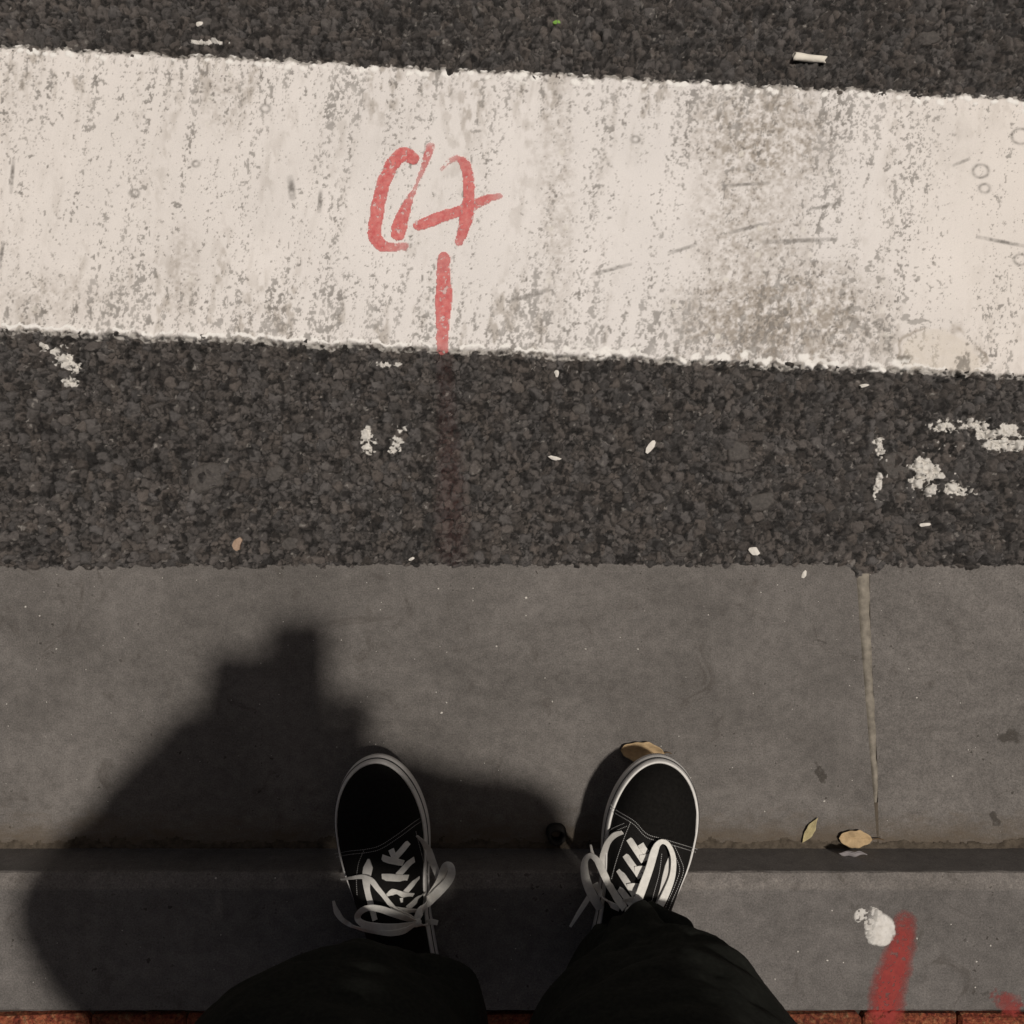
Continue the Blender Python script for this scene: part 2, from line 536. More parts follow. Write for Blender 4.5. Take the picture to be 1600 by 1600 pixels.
# repainted lobe near the lower right
dl = ell(1462, 575, 72, 64) + (fbm(SXg * 45, SY * 45, 271, 4) - .5) * .42
ring = np.exp(-((dl - 1.0) / .045) ** 2) * sstep(600, 560, PY) * sstep(.25, .5, fbm(SXg * 60, SY * 60, 270, 2))
inside = sstep(1.0, .85, dl) * (.5 + .7 * bn)
col = over(col, (.64, .57, .48), inside * .55)
col = over(col, (.30, .25, .20), ring * .75)
bite = sstep(1.1, .5, ell(1503, 572, 17, 24) + 2.4 * (bn - .5) + 1.2 * (bn2 - .5)) + sstep(1.0, .5, ell(1408, 566, 14, 10) + 2 * (bn - .5))
col = over(col, (.17, .15, .125), np.clip(bite, 0, 1) * .8)
# scratches and ring marks
def seg(x0, y0, x1, y1, w):
    dx, dy = x1 - x0, y1 - y0
    t = np.clip(((PX - x0) * dx + (PY - y0) * dy) / (dx * dx + dy * dy), 0, 1)
    d = np.hypot(PX - x0 - t * dx, PY - y0 - t * dy)
    return sstep(w, w * .3, d) * (1 - .6 * np.abs(2 * t - 1))
scr = np.zeros_like(PX)
for a in ((1192, 380, 1304, 375, 5), (1140, 365, 1198, 350, 4), (1045, 397, 1086, 384, 4), (925, 430, 985, 414, 4), (798, 472, 862, 452, 5),
          (1488, 260, 1512, 250, 3.5), (455, 280, 458, 310, 8), (24, 250, 20, 302, 4), (1130, 292, 1200, 288, 3.5), (1525, 372, 1600, 386, 4),
          (1262, 330, 1310, 318, 3.5), (502, 300, 500, 332, 5), (8, 380, 2, 420, 4)):
    scr = np.maximum(scr, seg(*a))
for (cx_, cy_, r_) in ((1530, 269, 12), (1536, 296, 8), (1592, 215, 14), (1592, 407, 10), (1270, 522, 7), (192, 0, 1), (1172, 264, 6), (992, 220, 6), (212, 304, 7), (308, 258, 5), (416, 172, 7)):
    d = np.hypot(PX - cx_, (PY - cy_) * 1.2)
    scr = np.maximum(scr, .75 * np.exp(-((d - r_) / 2.6) ** 2))
col = over(col, (.16, .145, .13), np.clip(scr * (.3 + 1.1 * fbm(SXg * 300, SY * 300, 279, 2)), 0, 1) * .9)
# round unworn dots
f1, f2, bx, by, cx, cy = voronoi(SXg / .03, SY / .03, 280)
dots = sstep(.14, .08, f1) * (hash2(cx, cy, 281) > .72) * np.clip(brown * 1.6, 0, 1)
col = over(col, (.70, .66, .60), dots * .8)
# beads of unworn paint along the edges
bb = fbm(SXg * 115, SXg * 0 + .4, 290, 2)
bead_c = .0105 + (bb - .5) * .006
f1, f2, bx, by, cx, cy = voronoi(SXg / .0085, (db - bead_c) / .02 + .5, 291)
bead_w = .0016 * (1 + .9 * (fbm(SXg * 300, SXg * 0 + 5, 292, 2) - .5)) * np.interp(PX, [0, 400, 800, 1000, 1150, 1350, 1500], [1.0, 1.0, .95, 1.15, 1.2, 1.25, .35])
gap = sstep(.40, .50, fbm(SXg * 110, SXg * 0 + 2, 293, 3) + np.interp(PX, [0, 600, 900, 1400], [.12, .06, .0, -.02]))
bead_w = bead_w * (.45 + .75 * gap)
bead = sstep(bead_w * 1.25, bead_w * .8, np.abs(db - bead_c + (fine1 - .5) * .003)) * gap
f1, f2, bx, by, cx, cy = voronoi(SXg / .0115, (dt - .007) / .0115 + .5, 295)
brad = (.16 + .26 * hash2(cx, cy, 297)) * (1 + .8 * (fine1 - .5))
beadt = sstep(brad * 1.2, brad * .7, np.hypot(bx * .8, by * 1.1)) * (hash2(cx, cy, 296) > .38) * sstep(.020, .013, dt) * sstep(0, .002, dt)
f1, f2, bx, by, cx, cy = voronoi(SXg / .0135, (db - bead_c) / .0135 + .5, 291)
brad = (.2 + .25 * hash2(cx, cy, 298)) * (1 + .8 * (fine1 - .5))
roundb = sstep(brad * 1.2, brad * .7, np.hypot(bx * .8, by * 1.1)) * (hash2(cx, cy, 299) > .3) * sstep(.010, .006, np.abs(db - bead_c)) * sstep(800, 900, PX) * sstep(1480, 1380, PX)
bead = np.maximum(bead * np.maximum(sstep(1000, 800, PX), .75), roundb)
beads = np.clip(np.maximum(bead, beadt), 0, 1)
hS = hS - pits * .0005 + inside * .0006 - bite * .001
thin_paint = sstep(.38, .62, fbm(SXg * 230, SY * 300, 300, 3) + (1 - rag) * .35 - .02)
edge_col = over(ac, (.40, .375, .345), thin_paint * .9)
col = col + (edge_col - col) * rag[..., None]
Zs = hS * (1 - rag) + (ah * .75 + .0016 * thin_paint + .0002) * rag
col = over(col, (.86, .83, .79), beads)
Zs = np.where(beads > 0, np.maximum(Zs, (hS + .0004) * beads + Zs * (1 - beads)) + beads * .0005, Zs)
Zs = np.where((T == 0) | (T == 1), -.004, Zs)
stripe = grid_obj('road_marking', SXg, SY, Zs, M_stripe, col)
tag(stripe, 'wide worn white painted stripe crossing the dark asphalt', 'road marking')

def stripe_z(x, y):
    x = np.asarray(x, float); y = np.asarray(y, float)
    return .0042 + (fbm(x * 30, y * 30, 210, 3) - .5) * .0016

# ------------------------------------------------------------------ spray paint
def smooth_poly(pts, n=14):
    p = [np.array(q, float) for q in pts]
    p = [2 * p[0] - p[1]] + p + [2 * p[-1] - p[-2]]
    out = []
    for i in range(1, len(p) - 2):
        for k in range(n):
            t = k / n
            out.append(.5 * ((2 * p[i]) + (-p[i - 1] + p[i + 1]) * t + (2 * p[i - 1] - 5 * p[i] + 4 * p[i + 1] - p[i + 2]) * t * t
                             + (-p[i - 1] + 3 * p[i] - 3 * p[i + 1] + p[i + 2]) * t ** 3))
    out.append(p[-2])
    return np.array(out)

def paint(name, strokes, zfun, mat, zplane, soft=.25, lift=.0004, step=.0012, cut=.12, nfreq=260, label=None, wob=.25, group=None):
    """strokes: lists of (px, py, width_px, strength)"""
    k = (H - zplane) / 1600.0
    allp = np.concatenate([np.array(s)[:, :2] for s in strokes])
    wmax = max(q[2] for s in strokes for q in s)
    x0, x1 = (allp[:, 0].min() - wmax - 800) * k, (allp[:, 0].max() + wmax - 800) * k
    y0, y1 = (800 - allp[:, 1].max() - wmax) * k, (800 - allp[:, 1].min() + wmax) * k
    X, Y = np.meshgrid(np.arange(x0, x1, step), np.arange(y0, y1, step))
    px, py = X / k + 800, 800 - Y / k
    px = px + (fbm(X * 180, Y * 180, 401, 2) - .5) * 7 * wob * 2
    py = py + (fbm(X * 180, Y * 180, 402, 2) - .5) * 7 * wob * 2
    cov = np.zeros_like(X)
    for s in strokes:
        c = smooth_poly(s)
        for a, b in zip(c[:-1], c[1:]):
            d0 = b[:2] - a[:2]; L = (d0 ** 2).sum() + 1e-9
            t = np.clip(((px - a[0]) * d0[0] + (py - a[1]) * d0[1]) / L, 0, 1)
            d = np.hypot(px - a[0] - t * d0[0], py - a[1] - t * d0[1])
            w = (a[2] + (b[2] - a[2]) * t) / 2; st = a[3] + (b[3] - a[3]) * t
            cov = np.maximum(cov, st * sstep(w * (1 + soft), w * (1 - soft), d))
    cov = cov * (.78 + .34 * fbm(X * nfreq, Y * nfreq, 410, 3))
    hole = sstep(.70, .76, fbm(X * 330, Y * 330, 411, 2))
    cov = np.clip(cov * (1 - .7 * hole), 0, 1)
    Z = zfun(X, Y) + lift
    o = grid_obj(name, X, Y, Z, mat, alpha=cov, keep=cov > cut)
    if label: tag(o, label, 'paint mark', group)
    return o

letters = [
    [(646, 250, 20, .9), (632, 243, 22, 1), (612, 262, 22, 1), (597, 300, 22, .95), (589, 340, 22, 1), (586, 368, 22, 1), (596, 384, 20, .95), (614, 388, 15, .7), (634, 386, 13, .55)],
    [(673, 230, 14, .35), (669, 245, 14, .75), (660, 270, 9, .55), (648, 297, 8, .55), (637, 322, 15, .85), (627, 350, 24, 1), (623, 366, 24, 1)],
    [(690, 266, 7, .45), (702, 255, 9, .4), (717, 250, 12, .55), (728, 262, 18, .85), (733, 290, 19, .95), (732, 325, 20, 1), (727, 352, 20, .95), (718, 380, 14, .7)],
    [(655, 354, 18, .95), (690, 341, 19, .95), (730, 327, 18, .9), (757, 315, 15, .85), (781, 308, 10, .5)],
    [(694, 404, 20, .8), (694, 425, 21, .85), (694, 446, 23, .95), (694, 463, 28, 1), (693, 485, 23, 1), (692, 515, 21, .9), (692, 546, 20, .65)],
]
lz = lambda X, Y: stripe_z(X, Y) + .0005
paint('spray_paint_mark', letters, lz, M_red, 0, .14, .0005, label='red spray-painted letter-like mark with short stem on the white stripe')
paint('spray_paint_mark', [[(694, 556, 24, .7), (698, 640, 26, .6), (702, 720, 34, .8), (706, 800, 44, .8), (705, 862, 46, .5)]],
      lambda X, Y: asphalt(X, Y)[0], M_redfaint, 0, .75, .0004, cut=.06,
      label='faded reddish spray streak running down the asphalt below the red mark')

# ------------------------------------------------------------------ white splashes on asphalt
def splash(name, blobs, thr, label, lift=.0006):
    k = S
    b = np.array(blobs, float)
    x0, x1 = (b[:, 0] - b[:, 2]).min(), (b[:, 0] + b[:, 2]).max()
    y0, y1 = (b[:, 1] - b[:, 3]).min(), (b[:, 1] + b[:, 3]).max()
    X, Y = np.meshgrid(np.arange((x0 - 800) * k, (x1 - 800) * k, .0009), np.arange((800 - y1) * k, (800 - y0) * k, .0009))
    px, py = X / k + 800, 800 - Y / k
    f = np.zeros_like(X)
    for (cx, cy, rx, ry, st) in blobs:
        d = ((px - cx) / rx) ** 2 + ((py - cy) / ry) ** 2
        f = np.maximum(f, st * np.clip(1 - d, 0, 1))
    h, _ = asphalt(X, Y)
    n = fbm(X * 250, Y * 250, 501, 3)
    hh = np.clip((h + .001) / .003, -1, 1)
    v = f + (n - .5) * 1.5 + hh * .35
    # film as thick as a paint crust, closed down to the asphalt at its rim
    z = h + lift * 1.4 * sstep(thr - .05, thr + .15, v) - .0004
    o = grid_obj(name, X, Y, z + .0003, M_whitefilm, alpha=sstep(thr - .16, thr + .22, v), keep=v > thr - .14)
    if len(o.data.vertices) == 0: print('empty', label)
    return tag(o, label, 'paint splash')
splash('paint_splash', [(72, 543, 14, 8, .8), (92, 548, 14, 10, .7), (105, 565, 20, 16, 1.1), (118, 575, 14, 16, 1.0), (112, 598, 18, 12, .9)], .70,
       'thin white paint splash on asphalt at left below the stripe')
splash('paint_splash', [(575, 678, 12, 14, .95), (580, 700, 14, 14, 1.0), (572, 690, 12, 14, .8)], .76, 'small white paint fleck cluster left of the faded red streak, farther of two')
splash('paint_splash', [(630, 672, 14, 9, .85), (622, 690, 12, 12, .9), (618, 704, 14, 8, .9)], .76, 'small white paint fleck cluster nearest the faded red streak')
splash('paint_splash', [(1440, 728, 20, 18, 1.5), (1456, 738, 22, 16, 1.3), (1435, 752, 22, 16, 1.0), (1450, 765, 20, 14, 1.0), (1486, 762, 16, 16, 1.2), (1508, 768, 20, 12, .85), (1424, 728, 12, 10, .8)], .72,
       'clumped white paint splash on asphalt below the long white splash at right')
splash('paint_splash', [(1480, 666, 40, 12, .8), (1522, 664, 30, 12, .95), (1540, 680, 30, 14, 1.0), (1575, 672, 26, 14, 1.1), (1572, 696, 36, 14, 1.35), (1600, 690, 20, 16, 1.0), (1552, 695, 30, 10, 1.2), (1625, 680, 30, 16, .9)], .70,
       'long broken white paint splash on asphalt at the right edge')
splash('paint_splash', [(1373, 690, 11, 9, 1.3), (1374, 705, 9, 14, 1.2), (1378, 718, 8, 12, 1.0), (1372, 752, 7, 18, .95), (1367, 772, 7, 14, .95)], .62, 'narrow white dribble on asphalt left of the clumped splash')
splash('paint_splash', [(316, 66, 24, 6, 1.1), (345, 68, 16, 5, .9)], .6, 'thin white paint sliver on asphalt just above the stripe at left')
splash('paint_splash', [(600, 570, 16, 8, 1.0), (622, 569, 10, 6, .9)], .72, 'faint white paint fleck just under the stripe beside the red stem')

# ------------------------------------------------------------------ gutter slabs
Y_K = (800 - 1325) * S            # foot of the kerb
Z_F = 0.0777                      # top of the kerb face
Z_K = 0.084                       # kerb top
Y_C = -590 * (H - Z_K) / 1600     # inner edge of the kerb's front bevel
Y_B = -780 * (H - Z_K) / 1600     # back of the kerb

gutter = mesh_obj('gutter', [(-6, -.05, -.012), (6, -.05, -.012), (6, Y_K - .01, -.012), (-6, Y_K - .01, -.012)], [(3, 2, 1, 0)], M_bed, None, False)
tag(gutter, kind='structure')

def prism(poly, z0, z1, bev):
    bm = bmesh.new()
    b = [bm.verts.new((x, y, z0)) for x, y in poly]
    t = [bm.verts.new((x, y, z1)) for x, y in poly]
    n = len(poly)
    bm.faces.new(b[::-1]); ft = bm.faces.new(t)
    for i in range(n):
        bm.faces.new((b[i], b[(i + 1) % n], t[(i + 1) % n], t[i]))
    if bev:
        es = [e for e in ft.edges]
        bmesh.ops.bevel(bm, geom=es, offset=bev, segments=2, affect='EDGES', profile=.6)
    return bm

def jx(py, side):   # slab joint in the photo, (left side, right side)
    l = np.interp(py, [880, 900, 1000, 1100, 1200, 1325], [1337, 1338, 1345, 1353, 1361, 1371.8])
    r = np.interp(py, [880, 900, 1000, 1100, 1200, 1325], [1358, 1358, 1361, 1366, 1371.5, 1373])
    return ((l if side == 0 else r) - 800) * S
ys = [874, 1000, 1100, 1200, 1260, 1323.5]
left = [(jx(p, 0), (800 - p) * S) for p in ys]
right = [(jx(p, 1), (800 - p) * S) for p in ys]
yT, yB = (800 - 874) * S, (800 - 1323.5) * S
bm_obj('slab', prism([(-.955, yB)] + left[::-1] + [(-.955, yT)], -.09, 0, .0015), M_gutter, gutter)
bm_obj('slab', prism([(1.32, yT)] + right + [(1.32, yB)], -.09, -.0006, .0015), M_gutter, gutter)
for k in range(3):
    a, b = -.965 - 1.25 * (k + 1), -.965 - 1.25 * k
    bm_obj('slab', prism([(a, yB), (b - .01, yB), (b - .01, yT), (a, yT)], -.09, .0004, .0015), M_gutter, gutter)
    a, b = 1.33 + 1.25 * k, 1.33 + 1.25 * (k + 1)
    bm_obj('slab', prism([(a, yB), (b - .01, yB), (b - .01, yT), (a, yT)], -.09, -.0002, .0015), M_gutter, gutter)

def mortar_strip():
    pys = np.linspace(896, 1262, 110)
    v = []; f = []
    for i, p in enumerate(pys):
        l, r = jx(p, 0), jx(p, 1)
        y = (800 - p) * S
        j1 = float(fbm(np.array([p * .05]), np.array([1.2]), 601, 3)[0] - .5) * .004
        j2 = float(fbm(np.array([p * .05]), np.array([7.2]), 602, 3)[0] - .5) * .003
        fall = -.004 * float(sstep(1215, 1290, np.array(p)))
        hgt = .0008 + fall
        row = [(l - .001 + j1, -.006), (l + .001 + j1, hgt), ((l + r) / 2 + j1 / 2, hgt + .0008), (r - .0008 + j2, hgt), (r + .001 + j2, -.006)]
        v += [(x, y, z) for x, z in row]
        if i:
            a = (i - 1) * 5; b = i * 5
            f += [(a + k, a + k + 1, b + k + 1, b + k) for k in range(4)]
    mesh_obj('mortar_joint', v, f, M_mortar, gutter)
mortar_strip()
def joint_dirt():
    v = []; f = []
    pys = np.linspace(1254, 1324, 24)
    for i, p in enumerate(pys):
        y = (800 - p) * S
        v += [(jx(p, 0) - .0012, y, -.0012), ((jx(p, 0) + jx(p, 1)) / 2, y, .0003), (jx(p, 1) + .0012, y, -.0012)]
        if i: a, b = (i - 1) * 3, i * 3; f += [(a, a + 1, b + 1, b), (a + 1, a + 2, b + 2, b + 1)]
    mesh_obj('joint_dirt', v, f, mat_simple('joint_dirt', (.095, .078, .060), .95, .1, 150, .3), gutter)
joint_dirt()

# silt and crumbs collected at the foot of the kerb
def silt():
    X, Y = np.meshgrid(np.linspace(-1.2, 1.2, 1100), np.linspace(Y_K - .001, Y_K + .03, 36))
    d = Y - Y_K
    n = fbm(X * 60, d * 60, 610, 4)
    z = .0040 * sstep(.015, 0, d + (n - .5) * .022) * (.4 + n) - .0014 + (fbm(X * 300, Y * 300, 611, 3) - .5) * .0026
    o = grid_obj('silt', X, Y, z, mat_simple('silt', (.085, .069, .053), .95, .1, 120, .4, (600, .002)), keep=z > -.0002)
    tag(o, 'thin line of brown silt at the foot of the kerb', 'silt', kind='stuff')
silt()

# white grit specks scattered on gutter and kerb
def grit():
    rnd = random.Random(5)
    v = []; f = []
    def speck(x, y, z, r):
        i = len(v); a = rnd.uniform(0, 6)
        for k in range(4):
            rr = r * rnd.uniform(.5, 1.2)
            v.append((x + rr * math.cos(a + k * 1.57), y + rr * math.sin(a + k * 1.57), z))
        v.append((x + r * .2, y, z + r * .7))
        for k in range(4): f.append((i + k, i + (k + 1) % 4, i + 4))
    known = [(822, 934), (997, 1014), (1107, 961), (1420, 1045), (698, 1098), (690, 1114), (685, 920), (739, 919), (863, 1096), (915, 1014), (1288, 1252),
             (1195, 1268), (40, 948), (62, 962), (88, 1014), (1215, 914), (1433, 1090), (776, 1010), (822, 962), (1488, 1213)]
    for (px, py) in known: speck(*P(px, py, 0), rnd.uniform(.0010, .0017))
    for i in range(150):
        speck(*P(rnd.uniform(-100, 1700), rnd.uniform(895, 1318), 0), rnd.uniform(.0003, .0009))
    for (px, py) in ((1247, 1487), (1293, 1501), (1318, 1504), (1211, 1530), (1526, 1503), (1524, 1543), (1548, 1477), (1433, 1466), (1300, 1423), (1486, 1444), (430, 1372), (337, 1372), (1548, 1478)):
        speck(*P(px, py, Z_K), rnd.uniform(.0008, .0016))
    for i in range(60):
        speck(*P(rnd.uniform(-100, 1700), rnd.uniform(1394, 1575), Z_K), rnd.uniform(.0003, .0008))
    o = mesh_obj('grit', v, f, M_chip, None, False)
    tag(o, 'tiny white grit specks scattered over the concrete', 'grit', kind='stuff')
grit()

M_stain = mat_cover('brown_stain', (.045, .036, .028), (.06, .05, .04), .75)
for st in ([(1280, 1200, 14, .9), (1284, 1218, 12, .8)], [(1566, 1152, 14, .8), (1582, 1150, 18, .9)], [(1553, 1276, 10, .9), (1556, 1282, 9, .8)], [(1270, 1000, 5, .6), (1290, 1004, 5, .5)]):
    o = paint('stain', [st], lambda X, Y: np.zeros_like(X), M_stain, 0, .6, .0004, wob=1.0)
    o.parent = gutter

# ------------------------------------------------------------------ kerb
kerb = empty('kerb', (0, Y_K, 0)); tag(kerb, kind='structure')
def kerb_stone(x0, x1):
    n = max(2, int((x1 - x0) / .012))
    xsn = np.linspace(x0 + .002, x1 - .002, n)
    prof = [(Y_K, -.10), (Y_K, 0.0), (Y_K, Z_F - .003), (Y_K - .0012, Z_F), (Y_K - .007, Z_F + .0030), (Y_C + .002, Z_K - .0004), (Y_C, Z_K), (Y_B + .002, Z_K), (Y_B, Z_K - .002), (Y_B, -.10)]
    v = []; f = []
    m = len(prof)
    for i, x in enumerate(xsn):
        for k, (y, z) in enumerate(prof):
            j = float(fbm(np.array([x * 55 + k * 3.1]), np.array([k * 1.7]), 620, 3)[0] - .5)
            jy = j * .0022 if k in (2, 3, 4) else (j * .0012 if k in (5, 6) else (j * .003 if k in (7, 8) else 0))
            v.append((x, y + jy, z + (j * .0007 if k in (3, 4) else 0)))
        if i:
            a = (i - 1) * m; b = i * m
            f += [(a + k, b + k, b + k + 1, a + k + 1) for k in range(m - 1)]
    f.append(tuple(range(m))); f.append(tuple(range((n - 1) * m, n * m))[::-1])
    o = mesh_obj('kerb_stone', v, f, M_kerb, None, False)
    o.parent = kerb; o.matrix_parent_inverse.identity(); o.location = (0, -Y_K, 0)
    bm = bmesh.new(); bm.from_mesh(o.data); bmesh.ops.recalc_face_normals(bm, faces=bm.faces[:]); bm.to_mesh(o.data); bm.free()
for a, b in ((-4.6, -2.8), (-2.8, -1.0), (-1.0, .9), (.9, 2.7), (2.7, 4.5)):
    kerb_stone(a, b)

# ------------------------------------------------------------------ brick pavement
pave = mesh_obj('pavement', [(-6, Y_B, Z_K - .012), (6, Y_B, Z_K - .012), (6, -12, Z_K - .012), (-6, -12, Z_K - .012)], [(0, 3, 2, 1)], M_bed, None, False)
tag(pave, kind='structure')
def brick_mesh(seed):
    bm = bmesh.new()
    bmesh.ops.create_cube(bm, size=1)
    for v in bm.verts: v.co = (v.co.x * .1015, v.co.y * .2015, v.co.z * .06)
    bmesh.ops.bevel(bm, geom=bm.edges[:], offset=.003, segments=1, affect='EDGES')
    rnd = random.Random(seed)
    for v in bm.verts: v.co += Vector((rnd.uniform(-1, 1), rnd.uniform(-1, 1), rnd.uniform(-1, .6))) * .0020
    me = bpy.data.meshes.new('brick'); bm.to_mesh(me); bm.free(); me.materials.append(M_brick)
    return me
bms = [brick_mesh(i) for i in range(5)]
rnd = random.Random(3)
for row in range(6):
    for i in range(-17, 18):
        o = bpy.data.objects.new('brick', rnd.choice(bms))
        COL.objects.link(o); o.parent = pave
        o.location = (i * .1035 + (.05 if row % 2 else 0) + .012, Y_B - .006 - .1 - row * .206, Z_K - .031 + rnd.uniform(-.003, .0005))
        o.rotation_euler = (rnd.uniform(-.01, .01), rnd.uniform(-.015, .015), rnd.uniform(-.012, .012))

def far_bricks():
    m = Mat('far_brick', rough=.85)
    bt = m.n.new('ShaderNodeTexBrick')
    mp = m.n.new('ShaderNodeMapping'); mp.inputs['Rotation'].default_value = (0, 0, math.pi / 2)
    m.link(m.coord(), mp.inputs['Vector']); m.link(mp.outputs[0], bt.inputs['Vector'])
    bt.inputs['Scale'].default_value = 1.0; bt.inputs['Brick Width'].default_value = .206; bt.inputs['Row Height'].default_value = .1035
    bt.inputs['Mortar Size'].default_value = .0025
    bt.inputs['Color1'].default_value = (.26, .07, .035, 1); bt.inputs['Color2'].default_value = (.36, .12, .06, 1); bt.inputs['Mortar'].default_value = (.05, .042, .035, 1)
    g = m.ramp(m.noise(80, 5, .75), [(.3, W3(.5)), (.7, W3(1.2))])
    m.base(m.mix(bt.outputs['Color'], g, 1.0, 'MULTIPLY'))
    y1 = Y_B - .006 - 6 * .206; z = Z_K - .003
    v = [(-6, -12, z), (6, -12, z), (6, y1, z), (-6, y1, z), (-6, Y_B - .004, z), (-1.76, Y_B - .004, z), (-1.76, y1, z), (1.83, y1, z), (1.83, Y_B - .004, z), (6, Y_B - .004, z)]
    o = mesh_obj('far_bricks', v, [(0, 1, 2, 7, 6, 3), (3, 6, 5, 4), (7, 2, 9, 8)], m.m, pave, False)
    o['kind'] = 'stuff'
far_bricks()

# ------------------------------------------------------------------ marks on the kerb
kz = lambda X, Y: np.full_like(X, Z_K)
paint('spray_paint_mark', [[(1414, 1440, 30, .6), (1409, 1470, 36, .9), (1399, 1510, 42, .95), (1388, 1545, 46, 1), (1383, 1585, 46, .95)]],
      lambda X, Y: np.where(Y < Y_B + .001, Z_K - .0005, Z_K), M_redkerb, Z_K, .55, .0006, cut=.04, wob=.5,
      label='broad red spray streak across the grey kerb top beside white blob')
def kerb_blob():
    k = (H - Z_K) / 1600
    X, Y = np.meshgrid(np.arange((1310 - 800) * k, (1420 - 800) * k, .0009), np.arange((800 - 1490) * k, (800 - 1405) * k, .0009))
    px, py = X / k + 800, 800 - Y / k
    d = np.minimum(np.hypot((px - 1374) / 27, (py - 1452) / 29), np.hypot((px - 1356) / 26, (py - 1430) / 16))
    n = fbm(X * 150, Y * 150, 701, 4)
    n2 = fbm(X * 420, Y * 420, 703, 2)
    worn = sstep(.55, 1.1, ((px - 1366) * -.8 + (py - 1446) * -.25) / 26 + (n - .5) * 2.2)
    edge = sstep(0, .22, 1 - d + (n - .5) * .35)
    rub = sstep(1384, 1345, px + (py - 1440) * .35)
    cov = edge * np.clip(1 - rub * sstep(.47, .55, .55 * n + .45 * n2) * .9 - rub * .12 + (n2 - .5) * .4, 0, 1)
    z = Z_K + .0012 * edge * (1 - rub * .7) + (n - .5) * .0004 + .0005
    o = grid_obj('paint_blob', X, Y, z, mat_cover('dried_white', (.62, .585, .54), (.74, .71, .67), .97), alpha=cov, keep=cov > .08)
    tag(o, 'white dried blob on kerb top touching the red streak', 'paint blob')
kerb_blob()
paint('spray_paint_mark', [[(1556, 1556, 14, .5), (1572, 1566, 30, .6), (1585, 1578, 24, .7)]], lambda X, Y: np.where(Y < Y_B + .001, Z_K - .0005, Z_K), M_redkerb, Z_K, .6, .0007, cut=.08, wob=1.2,
      label='small reddish smear at back edge of the kerb, lower right corner')

# ------------------------------------------------------------------ litter on the ground
def leaf(name, px, py, z, length, width, rot, mat, curl, label, stem=0.0, tilt=0.0, group=None, blunt=.8):
    o = empty(name, P(px, py, z)); tag(o, label, 'leaf', group)
    n, m = 16, 8
    v = []; f = []
    for i in range(n + 1):
        t = i / n
        w = width * .5 * (math.sin(math.pi * t ** .9) ** blunt if 0 < t < 1 else 0.0) * (1 + .06 * math.sin(23 * t)) + .0002
        for j in range(m + 1):
            s = j / m * 2 - 1
            x = (t - .5) * length
            y = s * w * (1 + .08 * math.sin(9 * t + 2 * s))
            zz = curl * (abs(s) ** 1.6) * w * 1.4 + curl * .25 * length * (2 * t - 1) ** 2 * .5 + .0008 * math.sin(14 * t + s) + .0012 - .0007 * (1 - abs(s)) ** 4
            v.append((x, y, zz))
    for i in range(n):
        for j in range(m):
            a = i * (m + 1) + j
            f.append((a, a + m + 1, a + m + 2, a + 1))
    b = mesh_obj('blade', v, f, mat, o)
    sm = b.modifiers.new('thickness', 'SOLIDIFY'); sm.thickness = .00035
    # midrib
    rv = []; rf = []
    for i in range(n + 1):
        t = i / n; x = (t - .5) * length
        zz = curl * .25 * length * (2 * t - 1) ** 2 * .5 + .0008 * math.sin(14 * t) + .0013
        rv += [(x, -.0003, zz - .0004), (x, 0, zz + .0003), (x, .0003, zz - .0004)]
        if i:
            a, c = (i - 1) * 3, i * 3
            rf += [(a, c, c + 1, a + 1), (a + 1, c + 1, c + 2, a + 2)]
    mesh_obj('midrib', rv, rf, mat, o)
    if stem:
        sv = []; sf = []
        for i in range(7):
            t = i / 6
            c = Vector((length * .5 - .001 + stem * t, .0015 * math.sin(3 * t), .0012 + curl * .12 * length * (1 - t)))
            for k in range(5):
                a = k * 2 * math.pi / 5
                sv.append((c.x, c.y + .0007 * math.cos(a), c.z + .0007 * math.sin(a)))
            if i:
                for k in range(5):
                    a, c2 = (i - 1) * 5, i * 5
                    sf.append((a + k, a + (k + 1) % 5, c2 + (k + 1) % 5, c2 + k))
        mesh_obj('stem', sv, sf, M_stem, o)
    o.rotation_euler = (tilt, 0, rot)
    return o
leaf('dry_leaf', 1003, 1174, .002, .050, .022, -.08, M_leaf, .55, 'curled tan dry leaf lying in front of the right shoe toe', .010, -.12, blunt=.55)
leaf('dry_leaf', 1265, 1296, .001, .034, .0095, 1.02, M_leaf2, .35, 'narrow pale yellow leaf on gutter left of the oval leaf', blunt=1.3)
leaf('dry_leaf', 1336, 1310, .004, .038, .0195, -.05, M_leaf, .12, 'oval tan leaf with a thin stem at the foot of the kerb', .015, blunt=.55)
# pale petal stuck to the kerb face
pt = leaf('petal', 1331, 1340, .032, .032, .016, .04, M_petal, .1, 'pale oval petal stuck to the dark kerb face below the oval leaf')
pt.location = (P(1331, 1340, .032).x, Y_K + .0065, .034); pt.rotation_euler = (math.radians(52), 0, -.03); pt['category'] = 'petal'

